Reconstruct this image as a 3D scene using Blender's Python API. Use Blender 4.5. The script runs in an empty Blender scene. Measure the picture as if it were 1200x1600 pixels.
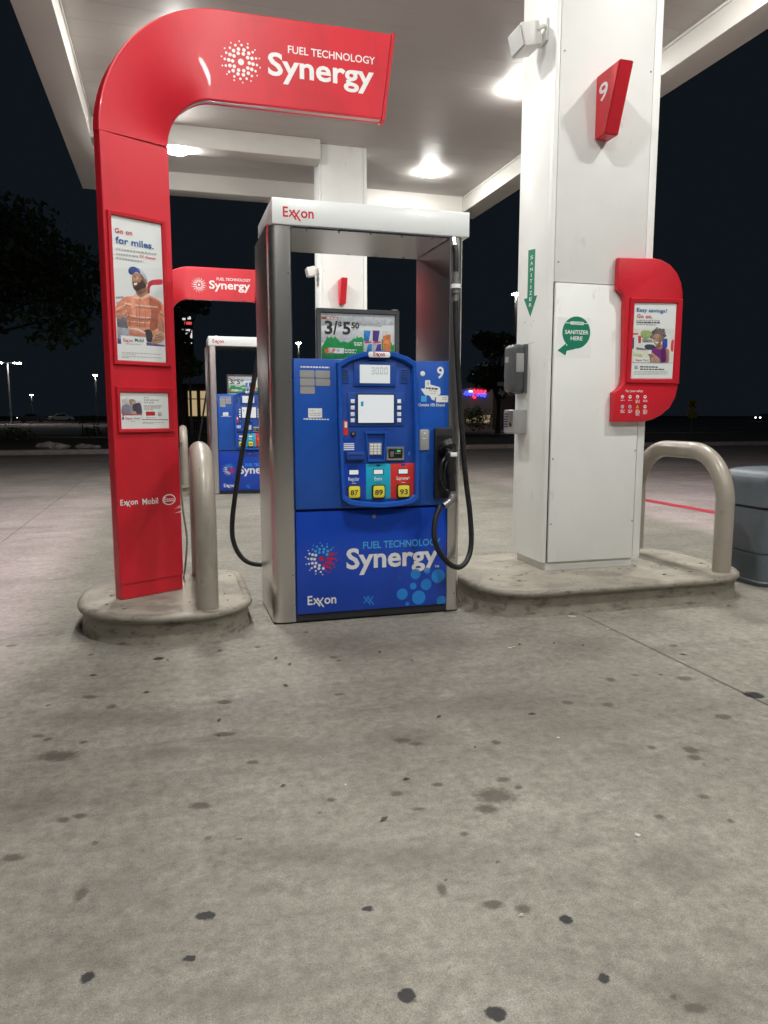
import bpy, bmesh, math, random
import numpy as np
from mathutils import Vector, Matrix
random.seed(7); np.random.seed(7)
R = math.radians
scene = bpy.context.scene
col = scene.collection

# ------------------------------------------------------------------ camera
F_PX, CAM_H, PITCH, YAW = 1155.0, 1.25, R(7.5), R(16.0)
cam = bpy.data.cameras.new('camera'); cam_o = bpy.data.objects.new('camera', cam); col.objects.link(cam_o)
cam.sensor_fit = 'VERTICAL'; cam.sensor_height = 36.0; cam.lens = F_PX / 1600.0 * 36.0
cam.clip_start = 0.05; cam.clip_end = 2000
cam_o.location = (0, 0, CAM_H); cam_o.rotation_euler = (R(90) - PITCH, 0, -YAW)
scene.camera = cam_o
# ------------------------------------------------------------------ night sky
w = bpy.data.worlds.new('World'); scene.world = w; w.use_nodes = True
wn = w.node_tree; bg = wn.nodes['Background']
bg.inputs[0].default_value = (0.0056, 0.0086, 0.0118, 1); bg.inputs[1].default_value = 0.85
# ------------------------------------------------------------------ exposure
vs = scene.view_settings
scene.cycles.max_bounces = 6; scene.cycles.diffuse_bounces = 4; scene.cycles.glossy_bounces = 3; scene.cycles.transmission_bounces = 1
vs.view_transform = 'Standard'; vs.look = 'None'; vs.gamma = 1; vs.exposure = 0.0; vs.use_curve_mapping = False
LAMP = 480.0          # radiance of each canopy lamp lens
FLOOD = 3600.0         # radiance of the roof-edge flood lenses

# ------------------------------------------------------------------ pixel -> place helpers
_fw = np.array([math.sin(YAW)*math.cos(PITCH), math.cos(YAW)*math.cos(PITCH), -math.sin(PITCH)])
_rt = np.array([math.cos(YAW), -math.sin(YAW), 0.0]); _up = np.cross(_rt, _fw)
_C = np.array([0, 0, CAM_H])
def ray(x, y): return _fw*F_PX + _rt*(x-600) - _up*(y-800)
def onZ(x, y, z=0.0): d = ray(x, y); return Vector(_C + d*(z-CAM_H)/d[2])
def onY(x, y, yy): d = ray(x, y); return Vector(_C + d*yy/d[1])
def onX(x, y, xx): d = ray(x, y); return Vector(_C + d*xx/d[0])

# ------------------------------------------------------------------ materials
def mat(name, c, rough=.5, metal=0., var=0., vscale=6., bump=0., bscale=60., coat=0., emit=None, estr=0., aniso=None, dirt=None, spec=.5):
    m = bpy.data.materials.new(name); m.use_nodes = True
    nt = m.node_tree; b = nt.nodes['Principled BSDF']; N = nt.nodes.new; L = nt.links.new
    b.inputs['Base Color'].default_value = (*c, 1); b.inputs['Roughness'].default_value = rough
    b.inputs['Metallic'].default_value = metal; b.inputs['Coat Weight'].default_value = coat
    b.inputs['Specular IOR Level'].default_value = spec
    if emit:
        b.inputs['Emission Color'].default_value = (*emit, 1); b.inputs['Emission Strength'].default_value = estr
    g = None
    if var or bump or aniso or dirt: g = N('ShaderNodeNewGeometry')
    if var:
        n = N('ShaderNodeTexNoise'); n.inputs['Scale'].default_value = vscale; n.inputs['Detail'].default_value = 6
        L(g.outputs['Position'], n.inputs['Vector'])
        r = N('ShaderNodeMapRange'); r.inputs[1].default_value = .3; r.inputs[2].default_value = .7
        r.inputs[3].default_value = 1-var; r.inputs[4].default_value = 1+var
        L(n.outputs[0], r.inputs[0])
        mx = N('ShaderNodeMix'); mx.data_type = 'RGBA'; mx.blend_type = 'MULTIPLY'; mx.inputs[0].default_value = 1
        mx.inputs[6].default_value = (*c, 1); L(r.outputs[0], mx.inputs[7]); L(mx.outputs[2], b.inputs['Base Color'])
        r2 = N('ShaderNodeMapRange'); r2.inputs[1].default_value = .3; r2.inputs[2].default_value = .7
        r2.inputs[3].default_value = max(rough-.08, .03); r2.inputs[4].default_value = min(rough+.12, 1)
        L(n.outputs[0], r2.inputs[0])
        if rough > .41 and metal < .5: L(r2.outputs[0], b.inputs['Roughness'])
        last = mx.outputs[2]
    else: last = None
    for dirt in (dirt if isinstance(dirt, list) else [dirt] if dirt else []):      # scuffs and grime with a shape of their own: (colour, scale, threshold, stretch z)
        dc, ds, dt, st = dirt
        mp = N('ShaderNodeMapping'); mp.inputs['Scale'].default_value = (1, 1, st); L(g.outputs['Position'], mp.inputs['Vector'])
        n = N('ShaderNodeTexNoise'); n.inputs['Scale'].default_value = ds; n.inputs['Detail'].default_value = 8; n.inputs['Roughness'].default_value = .65
        L(mp.outputs[0], n.inputs['Vector'])
        r = N('ShaderNodeMapRange'); r.inputs[1].default_value = dt; r.inputs[2].default_value = dt+.12; r.inputs[4].default_value = .8
        L(n.outputs[0], r.inputs[0])
        mx = N('ShaderNodeMix'); mx.data_type = 'RGBA'; L(r.outputs[0], mx.inputs[0])
        if last: L(last, mx.inputs[6])
        else: mx.inputs[6].default_value = (*c, 1)
        mx.inputs[7].default_value = (*dc, 1); L(mx.outputs[2], b.inputs['Base Color']); last = mx.outputs[2]
    if aniso:     # brushed lines along an axis
        mp = N('ShaderNodeMapping'); mp.inputs['Scale'].default_value = aniso; L(g.outputs['Position'], mp.inputs['Vector'])
        n = N('ShaderNodeTexNoise'); n.inputs['Scale'].default_value = 1; n.inputs['Detail'].default_value = 4; L(mp.outputs[0], n.inputs['Vector'])
        r = N('ShaderNodeMapRange'); r.inputs[3].default_value = rough-.03; r.inputs[4].default_value = rough+.04
        L(n.outputs[0], r.inputs[0]); L(r.outputs[0], b.inputs['Roughness'])
        bp = N('ShaderNodeBump'); bp.inputs['Strength'].default_value = .008; bp.inputs['Distance'].default_value = .001
        L(n.outputs[0], bp.inputs['Height']); L(bp.outputs[0], b.inputs['Normal'])
    if bump:
        n = N('ShaderNodeTexNoise'); n.inputs['Scale'].default_value = bscale; n.inputs['Detail'].default_value = 5
        L(g.outputs['Position'], n.inputs['Vector'])
        bp = N('ShaderNodeBump'); bp.inputs['Strength'].default_value = bump; bp.inputs['Distance'].default_value = .004
        L(n.outputs[0], bp.inputs['Height']); L(bp.outputs[0], b.inputs['Normal'])
    return m

M = {}
M['red'] = mat('red_gloss_paint', (.62, .014, .030), .4, coat=.06, dirt=[((.50, .014, .024), 2.2, .5, .4), ((.42, .03, .035), 30, .74, .6)])
M['red_trim'] = mat('red_frame_plastic', (.52, .012, .024), .38, var=.06, vscale=5)
M['white_print'] = mat('white_vinyl', (.8, .8, .79), .5)
M['silver'] = mat('silver_trim', (.62, .62, .62), .3, metal=.9)
M['steel'] = mat('brushed_stainless', (.74, .72, .70), .29, metal=1, aniso=(220, 220, 3), var=0)
M['steel_under'] = mat('stainless_sheet', (.50, .49, .50), .22, metal=1)
M['fascia'] = mat('white_acrylic', (.84, .87, .87), .28, coat=.3)
M['blue'] = mat('blue_panel', (.012, .092, .46), .36, var=.08, vscale=7)
M['blue_dark'] = mat('blue_moulded', (.009, .066, .35), .42, var=.08, vscale=9)
M['blue_low'] = mat('blue_printed_sheet', (.008, .060, .47), .3, coat=.2)
M['black'] = mat('black_plastic', (.012, .012, .013), .42, var=.2, vscale=30)
M['rubber'] = mat('hose_rubber', (.014, .014, .015), .45, var=.3, vscale=25)
M['kick'] = mat('black_kick_plate', (.02, .022, .025), .55, var=.25, vscale=20)
M['grey_metal'] = mat('cast_grey_metal', (.32, .31, .3), .38, metal=.7, var=.2, vscale=40)
M['grey_plate'] = mat('grey_plate', (.42, .42, .41), .4, metal=.3)
M['grey_dark'] = mat('charcoal_plastic', (.075, .08, .085), .4, var=.1, vscale=15)
M['column'] = mat('white_column_paint', (.84, .85, .83), .42, var=.03, vscale=3, dirt=[((.74, .73, .69), 3, .60, .25), ((.50, .48, .43), 9, .65, .45), ((.16, .15, .135), 30, .69, .8)])
M['ceiling'] = mat('ceiling_panel_paint', (.52, .49, .465), .5, var=.04, vscale=1.2)
M['canopy'] = mat('canopy_edge_paint', (.62, .60, .56), .5, var=.04, vscale=1.5)
M['taupe'] = mat('taupe_gloss_paint', (.335, .30, .25), .34, coat=.25, var=.06, vscale=9, dirt=[((.25, .22, .18), 5, .55, .4), ((.06, .05, .045), 22, .655, .5), ((.16, .08, .04), 40, .69, .7)])
M['island'] = mat('island_concrete', (.31, .283, .235), .75, var=.16, vscale=5, bump=.25, bscale=120, dirt=[((.20, .18, .155), 4, .51, 1), ((.12, .105, .09), 14, .585, 1), ((.05, .045, .04), 60, .72, 1)])
M['island_kerb'] = mat('island_painted_kerb', (.27, .245, .20), .5, var=.14, vscale=10, bump=.3, bscale=50, dirt=[((.10, .09, .075), 9, .52, 2.4), ((.04, .036, .032), 22, .60, 3), ((.52, .50, .45), 34, .655, 2)])
M['green'] = mat('green_sticker', (.006, .21, .12), .45)
M['sticker'] = mat('white_sticker', (.87, .89, .88), .4)
M['dark_gap'] = mat('dark_seam', (.03, .028, .025), .9)
M['screen'] = mat('lit_screen', (.1, .1, .1), .3, emit=(.80, .83, .84), estr=.78)
M['lcd'] = mat('lit_lcd', (.1, .1, .1), .3, emit=(.74, .79, .78), estr=.8)
M['led'] = mat('green_led', (.02, .1, .02), .3, emit=(.1, .8, .3), estr=.6)
M['yellow'] = mat('yellow_button', (.82, .70, .06), .4)
M['cyan'] = mat('cyan_panel', (.012, .42, .62), .4)
M['red_panel'] = mat('red_panel', (.66, .035, .03), .4)
M['lightblue'] = mat('light_blue_print', (.07, .40, .78), .45)
M['bubble'] = mat('bubble_blue_print', (.018, .24, .70), .35)
M['ink_red'] = mat('red_ink', (.55, .015, .035), .5)
M['ink_blue'] = mat('blue_ink', (.015, .10, .34), .5)
M['ink_grey'] = mat('grey_ink', (.40, .41, .42), .5)
M['ink_dark'] = mat('dark_ink', (.03, .03, .035), .5)
M['lens'] = mat('lamp_lens', (.9, .9, .88), .4, emit=(1, .99, .945), estr=LAMP)
M['flood_lens'] = mat('flood_lens', (.9, .9, .9), .4, emit=(1, .74, .95), estr=FLOOD)
M['housing'] = mat('lamp_housing', (.72, .71, .69), .45)
M['bin'] = mat('grey_bin_plastic', (.10, .118, .138), .42, var=.09, vscale=14)
M['bag'] = mat('bin_bag', (.012, .012, .014), .3, bump=.6, bscale=30)
M['red_line'] = mat('red_line_paint', (.30, .018, .03), .7, var=.25, vscale=8)
M['joint'] = mat('slab_joint', (.12, .11, .10), .9)
M['asphalt'] = mat('asphalt', (.05, .047, .045), .85, var=.2, vscale=.3, bump=.3, bscale=40)
M['lot'] = mat('far_lot', (.16, .14, .135), .85, var=.2, vscale=.12)
M['verge'] = mat('verge_grass_soil', (.035, .04, .022), .95, var=.35, vscale=1.2, bump=.6, bscale=9)
M['kerb'] = mat('kerb_concrete', (.34, .31, .26), .8, var=.2, vscale=4)
M['rock'] = mat('pale_rock', (.42, .38, .33), .85, var=.25, vscale=5, bump=.4, bscale=12)
M['leaf'] = mat('leaf', (.07, .12, .045), .6, var=.35, vscale=1.5)
M['bark'] = mat('bark', (.08, .06, .045), .9, var=.3, vscale=8, bump=.5, bscale=25)
M['pole'] = mat('lamp_pole', (.22, .21, .20), .5, metal=.3)
M['lot_lamp'] = mat('lot_lamp_lens', (.9, .9, .9), .4, emit=(1, .95, .90), estr=220)
M['wall_far'] = mat('far_stucco', (.34, .28, .235), .85, var=.12, vscale=.8)
M['wall_dark'] = mat('far_brick', (.10, .075, .06), .9, var=.2, vscale=1)
M['roof_far'] = mat('far_roof', (.07, .06, .06), .8)
M['window_lit'] = mat('lit_window', (.3, .25, .15), .4, emit=(1, .74, .38), estr=.45)
M['light_pool'] = mat('light_pool_glow', (.3, .25, .15), .4, emit=(1, .76, .45), estr=.30)  # emission standing in for a yellow pool of light
M['neon_red'] = mat('neon_red', (.3, .02, .03), .4, emit=(1, .03, .08), estr=2.2)
M['neon_blue'] = mat('neon_blue', (.02, .03, .3), .4, emit=(.05, .07, 1), estr=2.4)
M['neon_white'] = mat('neon_white', (.5, .5, .5), .4, emit=(1, .85, .9), estr=1.6)
M['sign_lit'] = mat('lit_sign_panel', (.5, .5, .5), .4, emit=(1, .97, .94), estr=.75)
M['sign_lit_red'] = mat('lit_sign_red', (.3, .02, .02), .4, emit=(1, .12, .1), estr=.7)
M['sign_black'] = mat('black_sign', (.02, .02, .022), .5)
M['sign_white'] = mat('white_sign', (.62, .62, .6), .5)
M['sign_yellow'] = mat('yellow_sign', (.62, .42, .04), .5)
M['carpaint'] = mat('car_paint_white', (.6, .6, .6), .3, coat=.5)
M['carpaint2'] = mat('car_paint_dark', (.06, .065, .08), .3, coat=.5)
M['carglass'] = mat('car_glass', (.02, .02, .025), .1)
M['headlight'] = mat('headlight', (.9, .9, .9), .3, emit=(1, .96, .9), estr=10)
M['litter'] = mat('dry_leaf_litter', (.06, .045, .03), .8)
M['paper'] = mat('paper_scrap', (.72, .70, .66), .7)
M['filter'] = mat('cigarette_filter', (.62, .42, .2), .7)
M['cable'] = mat('grey_cable', (.2, .19, .17), .5)

def print_mat():
    m = bpy.data.materials.new('printed_picture'); m.use_nodes = True
    nt = m.node_tree; b = nt.nodes['Principled BSDF']; b.inputs['Roughness'].default_value = .45
    a = nt.nodes.new('ShaderNodeAttribute'); a.attribute_name = 'Col'
    N = nt.nodes.new; L = nt.links.new; g = N('ShaderNodeNewGeometry'); n = N('ShaderNodeTexNoise'); n.inputs['Scale'].default_value = 42; n.inputs['Detail'].default_value = 7; n.inputs['Roughness'].default_value = .7
    L(g.outputs['Position'], n.inputs['Vector']); r = N('ShaderNodeMapRange'); r.inputs[1].default_value = .3; r.inputs[2].default_value = .7; r.inputs[3].default_value = .68; r.inputs[4].default_value = 1.28; L(n.outputs[0], r.inputs[0])
    bw = N('ShaderNodeRGBToBW'); L(a.outputs['Color'], bw.inputs[0]); q = N('ShaderNodeMapRange'); q.inputs[1].default_value = .55; q.inputs[2].default_value = .72; q.inputs[3].default_value = 1; q.inputs[4].default_value = 0; L(bw.outputs[0], q.inputs[0])
    x = N('ShaderNodeMix'); x.data_type = 'RGBA'; x.blend_type = 'MULTIPLY'; L(q.outputs[0], x.inputs[0]); L(a.outputs['Color'], x.inputs[6]); L(r.outputs[0], x.inputs[7]); L(x.outputs[2], b.inputs['Base Color']); return m
M['print'] = print_mat()

def concrete_mat():
    m = bpy.data.materials.new('forecourt_concrete'); m.use_nodes = True
    nt = m.node_tree; N = nt.nodes.new; L = nt.links.new; b = nt.nodes['Principled BSDF']; b.inputs['Specular IOR Level'].default_value = .22
    g = N('ShaderNodeNewGeometry')
    def noise(scale, detail=6, rough=.55, stretch=(1, 1, 1), dist=0):
        mp = N('ShaderNodeMapping'); mp.inputs['Scale'].default_value = stretch; L(g.outputs['Position'], mp.inputs['Vector'])
        n = N('ShaderNodeTexNoise'); n.inputs['Scale'].default_value = scale; n.inputs['Detail'].default_value = detail
        n.inputs['Roughness'].default_value = rough; n.inputs['Distortion'].default_value = dist
        L(mp.outputs[0], n.inputs['Vector']); return n.outputs[0]
    def rng(v, a, bb, c, d):
        r = N('ShaderNodeMapRange'); r.inputs[1].default_value = a; r.inputs[2].default_value = bb
        r.inputs[3].default_value = c; r.inputs[4].default_value = d; L(v, r.inputs[0]); return r.outputs[0]
    def mixc(f, a, bb, mode='MIX'):
        x = N('ShaderNodeMix'); x.data_type = 'RGBA'; x.blend_type = mode
        for i, v in ((0, f), (6, a), (7, bb)):
            if isinstance(v, tuple): x.inputs[i].default_value = (*v, 1)
            elif isinstance(v, (int, float)): x.inputs[i].default_value = v
            else: L(v, x.inputs[i])
        return x.outputs[2]
    def math_(op, a, bb):
        x = N('ShaderNodeMath'); x.operation = op
        for i, v in ((0, a), (1, bb)):
            if isinstance(v, (int, float)): x.inputs[i].default_value = v
            else: L(v, x.inputs[i])
        return x.outputs[0]
    c = mixc(rng(noise(.6, 5, .6), .33, .68, 0, 1), (.192, .180, .153), (.266, .250, .216))
    c = mixc(rng(noise(.9, 12, .72, (.6, 1.7, 1), .4), .50, .70, 0, .62), c, (.128, .116, .104))      # tyre-dragged grime
    c = mixc(rng(noise(3.2, 12, .76, (.8, 1.2, 1)), .52, .70, 0, .60), c, (.118, .104, .091))        # mottled grime
    c = mixc(rng(noise(2.4, 12, .74), .56, .72, 0, .60), c, (.34, .325, .298))                        # worn pale patches
    c = mixc(rng(noise(.8, 9, .75, (.3, 3.2, 1), 1.0), .55, .66, 0, .34), c, (.108, .098, .089))
    f = rng(noise(22, 11, .82), .30, .70, .58, 1.44)                                                  # aggregate grain
    x = N('ShaderNodeVectorMath'); x.operation = 'SCALE'; L(c, x.inputs[0]); L(f, x.inputs['Scale']); c = x.outputs[0]
    f = rng(noise(240, 3, .7), .34, .66, .74, 1.26)
    x = N('ShaderNodeVectorMath'); x.operation = 'SCALE'; L(c, x.inputs[0]); L(f, x.inputs['Scale']); c = x.outputs[0]
    c = mixc(rng(noise(70, 3, .6), .68, .74, 0, .6), c, (.06, .055, .05))
    c = mixc(rng(noise(190, 2, .5), .70, .75, 0, .6), c, (.46, .44, .40))
    v = N('ShaderNodeTexVoronoi'); v.inputs['Scale'].default_value = 9.0; L(g.outputs['Position'], v.inputs['Vector'])
    vd = math_('ADD', v.outputs['Distance'], rng(noise(60, 4, .6), .3, .7, -.05, .05))
    c = mixc(math_('MULTIPLY', rng(vd, .03, .09, 1, 0), rng(noise(3.1, 3, .5), .52, .60, 0, .45)), c, (.085, .076, .067))
    def attr(n):
        a = N('ShaderNodeAttribute'); a.attribute_name = n; return a.outputs['Fac']
    wob = rng(noise(48, 5, .65), .3, .7, -.22, .22)
    oil = math_('ADD', attr('oil'), wob)
    c = mixc(rng(oil, .25, .75, 0, .78), c, (.070, .058, .047))
    soft = math_('ADD', attr('soft'), rng(noise(9, 5, .6), .3, .7, -.3, .3))
    c = mixc(rng(soft, .1, 1.0, 0, .36), c, (.092, .073, .06))
    gum = math_('ADD', attr('gum'), wob)
    c = mixc(rng(gum, .32, .55, 0, .92), c, (.022, .022, .024))
    L(c, b.inputs['Base Color'])
    rr = rng(noise(3, 5, .6), .3, .7, .62, .88); L(rr, b.inputs['Roughness'])
    h = math_('ADD', math_('MULTIPLY', noise(110, 4, .6), .6), math_('MULTIPLY', noise(14, 4, .6), .8))
    bp = N('ShaderNodeBump'); bp.inputs['Strength'].default_value = .5; bp.inputs['Distance'].default_value = .005
    L(h, bp.inputs['Height']); L(bp.outputs[0], b.inputs['Normal'])
    return m
M['concrete'] = concrete_mat()

# ------------------------------------------------------------------ object helpers
ORG = {}
def org(p): return ORG.get(p, Vector((0, 0, 0))) if p else Vector((0, 0, 0))
def tag(o, label=None, cat=None, group=None, kind=None):
    if label: o['label'] = label
    if cat: o['category'] = cat
    if group: o['group'] = group
    if kind: o['kind'] = kind
    return o
def thing(name, loc, label, cat, group=None):
    o = bpy.data.objects.new(name, None); o.location = loc; o.empty_display_size = .1; col.objects.link(o)
    ORG[o] = Vector(loc); return tag(o, label, cat, group)
def link(name, me, m, parent=None, smooth=False, angle=35):
    o = bpy.data.objects.new(name, me)
    if m is not None and not me.materials: me.materials.append(M[m] if isinstance(m, str) else m)
    if smooth:
        me.shade_smooth(); me.set_sharp_from_angle(angle=R(angle))
    col.objects.link(o)
    if parent is not None:
        o.parent = parent; ORG[o] = org(parent)
    return o
def from_bm(name, bm, m, parent=None, smooth=True, loc=None, angle=35):
    o0 = org(parent) if loc is None else Vector(loc)
    bmesh.ops.recalc_face_normals(bm, faces=bm.faces)
    bmesh.ops.translate(bm, verts=bm.verts, vec=-o0)
    me = bpy.data.meshes.new(name); bm.to_mesh(me); bm.free()
    o = link(name, me, m, parent, smooth, angle)
    if loc is not None: o.location = loc
    return o
def box(bm, x0, x1, y0, y1, z0, z1, bev=0., seg=2):
    r = bmesh.ops.create_cube(bm, size=1); vs_ = r['verts']
    bmesh.ops.scale(bm, verts=vs_, vec=(x1-x0, y1-y0, z1-z0))
    bmesh.ops.translate(bm, verts=vs_, vec=((x0+x1)/2, (y0+y1)/2, (z0+z1)/2))
    if bev:
        es = list({e for v in vs_ for e in v.link_edges})
        bmesh.ops.bevel(bm, geom=es, offset=bev, segments=seg, affect='EDGES', profile=.5)
def boxo(name, m, parent, x0, x1, y0, y1, z0, z1, bev=0., seg=2, loc=None):
    bm = bmesh.new(); box(bm, x0, x1, y0, y1, z0, z1, bev, seg); return from_bm(name, bm, m, parent, loc=loc)
def crom(pts, n=8):
    pts = [Vector(p) for p in pts]; out = []
    P_ = [pts[0]*2-pts[1]] + pts + [pts[-1]*2-pts[-2]]
    for i in range(1, len(P_)-2):
        a, b, c, d = P_[i-1:i+3]
        for k in range(n):
            t = k/n
            out.append(.5*((2*b)+(c-a)*t+(2*a-5*b+4*c-d)*t*t+(3*b-a-3*c+d)*t**3))
    return out + [pts[-1]]
def tube(bm, pts, r, seg=12, cap=True):
    pts = [Vector(p) for p in pts]; n = len(pts); rr = r if isinstance(r, (list, tuple)) else [r]*n
    T = [(pts[min(i+1, n-1)]-pts[max(i-1, 0)]).normalized() for i in range(n)]
    a = Vector((0, 0, 1)) if abs(T[0].z) < .9 else Vector((1, 0, 0))
    u = T[0].cross(a).normalized(); rings = []
    for i in range(n):
        u = (u - T[i]*u.dot(T[i])).normalized(); v = T[i].cross(u)
        rings.append([bm.verts.new(pts[i]+(u*math.cos(2*math.pi*k/seg)+v*math.sin(2*math.pi*k/seg))*rr[i]) for k in range(seg)])
    for i in range(n-1):
        for k in range(seg): bm.faces.new((rings[i][k], rings[i][(k+1) % seg], rings[i+1][(k+1) % seg], rings[i+1][k]))
    if cap: bm.faces.new(rings[0][::-1]); bm.faces.new(rings[-1])
def tubeo(name, m, parent, pts, r, seg=12, loc=None):
    bm = bmesh.new(); tube(bm, pts, r, seg); return from_bm(name, bm, m, parent, loc=loc, angle=50)
def copy_tree(o, off=None, parent=None):
    c = o.copy(); col.objects.link(c); c.parent = parent
    if off is not None: c.location = Vector(o.location)+Vector(off)
    ORG[c] = Vector(c.location) if parent is None else ORG[parent]
    for ch in list(o.children): copy_tree(ch, None, c)
    return c

# ------------------------------------------------------------------ flat printed work on a plane
_text_cache = {}
def text_mesh(s, off=0.):
    k = (s, off)
    if k not in _text_cache:
        cu = bpy.data.curves.new('t', 'FONT'); cu.body = s; cu.size = 1; cu.offset = off; cu.resolution_u = 3
        o = bpy.data.objects.new('t', cu); col.objects.link(o)
        dg = bpy.context.evaluated_depsgraph_get()
        me = bpy.data.meshes.new_from_object(o.evaluated_get(dg))
        bpy.data.objects.remove(o); bpy.data.curves.remove(cu)
        vs_ = [tuple(v.co) for v in me.vertices]; fs = [tuple(p.vertices) for p in me.polygons]
        bpy.data.meshes.remove(me); _text_cache[k] = (vs_, fs)
    return _text_cache[k]
CAPH = max(v[1] for v in text_mesh('H')[0])
def ell(cx, cy, rx, ry=None, n=20, rot=0.):
    ry = rx if ry is None else ry; c, s = math.cos(rot), math.sin(rot)
    return [(cx+rx*math.cos(2*math.pi*k/n)*c-ry*math.sin(2*math.pi*k/n)*s, cy+rx*math.cos(2*math.pi*k/n)*s+ry*math.sin(2*math.pi*k/n)*c) for k in range(n)]
def rct(x0, y0, x1, y1): return [(x0, y0), (x1, y0), (x1, y1), (x0, y1)]
def rrect(x0, y0, x1, y1, r, n=5):
    out = []
    sx = 1 if x1 > x0 else -1; sy = 1 if y1 > y0 else -1
    for cx, cy, a0 in ((x1-sx*r, y1-sy*r, 0), (x0+sx*r, y1-sy*r, 90), (x0+sx*r, y0+sy*r, 180), (x1-sx*r, y0+sy*r, 270)):
        for k in range(n+1):
            a = R(a0+90*k/n); out.append((cx+sx*r*math.cos(a), cy+sy*r*math.sin(a)))
    return out
def spl(pts, n=5):
    out = []; m_ = len(pts)
    for i in range(m_):
        a, b, c, d = (Vector((*pts[(i+j) % m_], 0)) for j in (-1, 0, 1, 2))
        for k in range(n):
            t = k/n; p = .5*((2*b)+(c-a)*t+(2*a-5*b+4*c-d)*t*t+(3*b-a-3*c+d)*t**3); out.append((p.x, p.y))
    return out
class Plane:
    """a flat face in the world: origin, right, up, outward normal"""
    def __init__(s, o, u, n): s.o = Vector(o); s.u = Vector(u).normalized(); s.v = Vector((0, 0, 1)); s.n = Vector(n).normalized()
    def px(s, x, y, lift=0.):
        d = Vector(ray(x, y)); c = Vector(_C); o = s.o+s.n*lift
        p = c+d*((o-c).dot(s.n)/d.dot(s.n)); q = p-s.o; return (q.dot(s.u), q.dot(s.v))
    def pts(s, L_): return [s.px(*p) for p in L_]
    def w(s, u, v, n=0.): return s.o+s.u*u+s.v*v+s.n*n
    def flat(s, name, polys, m, parent, n, colors=None, step=.00004):
        vs_, fs, cs = [], [], []; o0 = org(parent)
        for i, pl in enumerate(polys):
            b = len(vs_); vs_ += [s.w(u, v, n+i*step*(1 if colors else 0))-o0 for u, v in pl]; fs.append(tuple(range(b, len(vs_))))
            if colors:      # printed photo tones: each patch runs from lighter to darker
                us = [p[0] for p in pl]; vs2 = [p[1] for p in pl]; du = max(us)-min(us)+1e-6; dv = max(vs2)-min(vs2)+1e-6
                for u, v in pl:
                    k = 1 if i == 0 or max(colors[i]) > .68 else .72+.38*((v-min(vs2))/dv)+.22*((u-min(us))/du)-.06+random.uniform(-.07, .07)
                    cs.append(tuple(min(c*k, .8) for c in colors[i]))
        me = bpy.data.meshes.new(name); me.from_pydata(vs_, [], fs)
        if colors:
            a = me.color_attributes.new('Col', 'FLOAT_COLOR', 'POINT')
            for k, c in enumerate(cs): a.data[k].color = (*c, 1)
            m = 'print'
        return link(name, me, m, parent)
    def slab(s, name, poly, m, parent, n0, n1, bev=0., seg=2):
        bm = bmesh.new(); a = [bm.verts.new(s.w(u, v, n0)) for u, v in poly]; f = bm.faces.new(a)
        r = bmesh.ops.extrude_face_region(bm, geom=[f]); top = [e for e in r['geom'] if isinstance(e, bmesh.types.BMVert)]
        bmesh.ops.translate(bm, verts=top, vec=s.n*(n1-n0))
        if bev:
            tf = [e for e in r['geom'] if isinstance(e, bmesh.types.BMEdge)]
            bmesh.ops.bevel(bm, geom=tf, offset=bev, segments=seg, affect='EDGES', profile=.5)
        return from_bm(name, bm, m, parent)
    def ring(s, name, outer, inner, m, parent, n0, n1):
        """a frame between two outlines with the same number of points"""
        bm = bmesh.new(); k = len(outer)
        A = [[bm.verts.new(s.w(u, v, n)) for u, v in pl] for pl, n in ((outer, n0), (outer, n1-.004), ([(o_[0]*.9+i_[0]*.1, o_[1]*.9+i_[1]*.1) for o_, i_ in zip(outer, inner)], n1), ([(o_[0]*.2+i_[0]*.8, o_[1]*.2+i_[1]*.8) for o_, i_ in zip(outer, inner)], n1-.002), (inner, n1-.012), (inner, n0))]
        for a, b in zip(A[:-1], A[1:]):
            for i in range(k): bm.faces.new((a[i], a[(i+1) % k], b[(i+1) % k], b[i]))
        return from_bm(name, bm, m, parent)
    def text(s, name, body, u0, v0, wid, h, m, parent, n, off=0.):
        vs_, fs = text_mesh(body, off); x0 = min(v[0] for v in vs_); x1 = max(v[0] for v in vs_)
        sx = wid/(x1-x0); sy = h/CAPH; o0 = org(parent)
        me = bpy.data.meshes.new(name); me.from_pydata([s.w(u0+(v[0]-x0)*sx, v0+v[1]*sy, n)-o0 for v in vs_], [], fs)
        return link(name, me, m, parent)
    def tpx(s, name, body, p0, p1, hp, m, parent, n, off=0.):
        """text from its baseline's left and right pixel and its cap height in pixels"""
        a = s.px(*p0); b = s.px(*p1); c = s.px(p0[0], p0[1]-hp)
        return s.text(name, body, a[0], (a[1]+b[1])/2, b[0]-a[0], c[1]-a[1], m, parent, n, off)
def stroke(a, b, w):
    dx, dy = b[0]-a[0], b[1]-a[1]; l = math.hypot(dx, dy); nx, ny = -dy/l*w/2, dx/l*w/2
    return [(a[0]+nx, a[1]+ny), (a[0]-nx, a[1]-ny), (b[0]-nx, b[1]-ny), (b[0]+nx, b[1]+ny)]
def oil_logo(pl, u, v, wid, m, parent, n):
    """E, two interlocked x, o, n"""
    h = wid/3.35
    pl.text('lettering', 'E', u, v, .56*h, h, m, parent, n, .02)
    S = [stroke((.72, .72), (1.42, -.25), .17), stroke((1.08, .72), (1.86, -.36), .17), stroke((.66, 0), (1.26, .72), .15), stroke((1.26, 0), (1.80, .76), .15)]
    pl.flat('lettering', [[(u+x*h, v+y*h) for x, y in q] for q in S[:1]], m, parent, n)
    for k, q in enumerate(S[1:]): pl.flat('lettering', [[(u+x*h, v+y*h) for x, y in q]], m, parent, n+.0002*(k+1))
    pl.text('lettering', 'on', u+1.93*h, v, 1.4*h, h*1.0, m, parent, n, .02)
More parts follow.
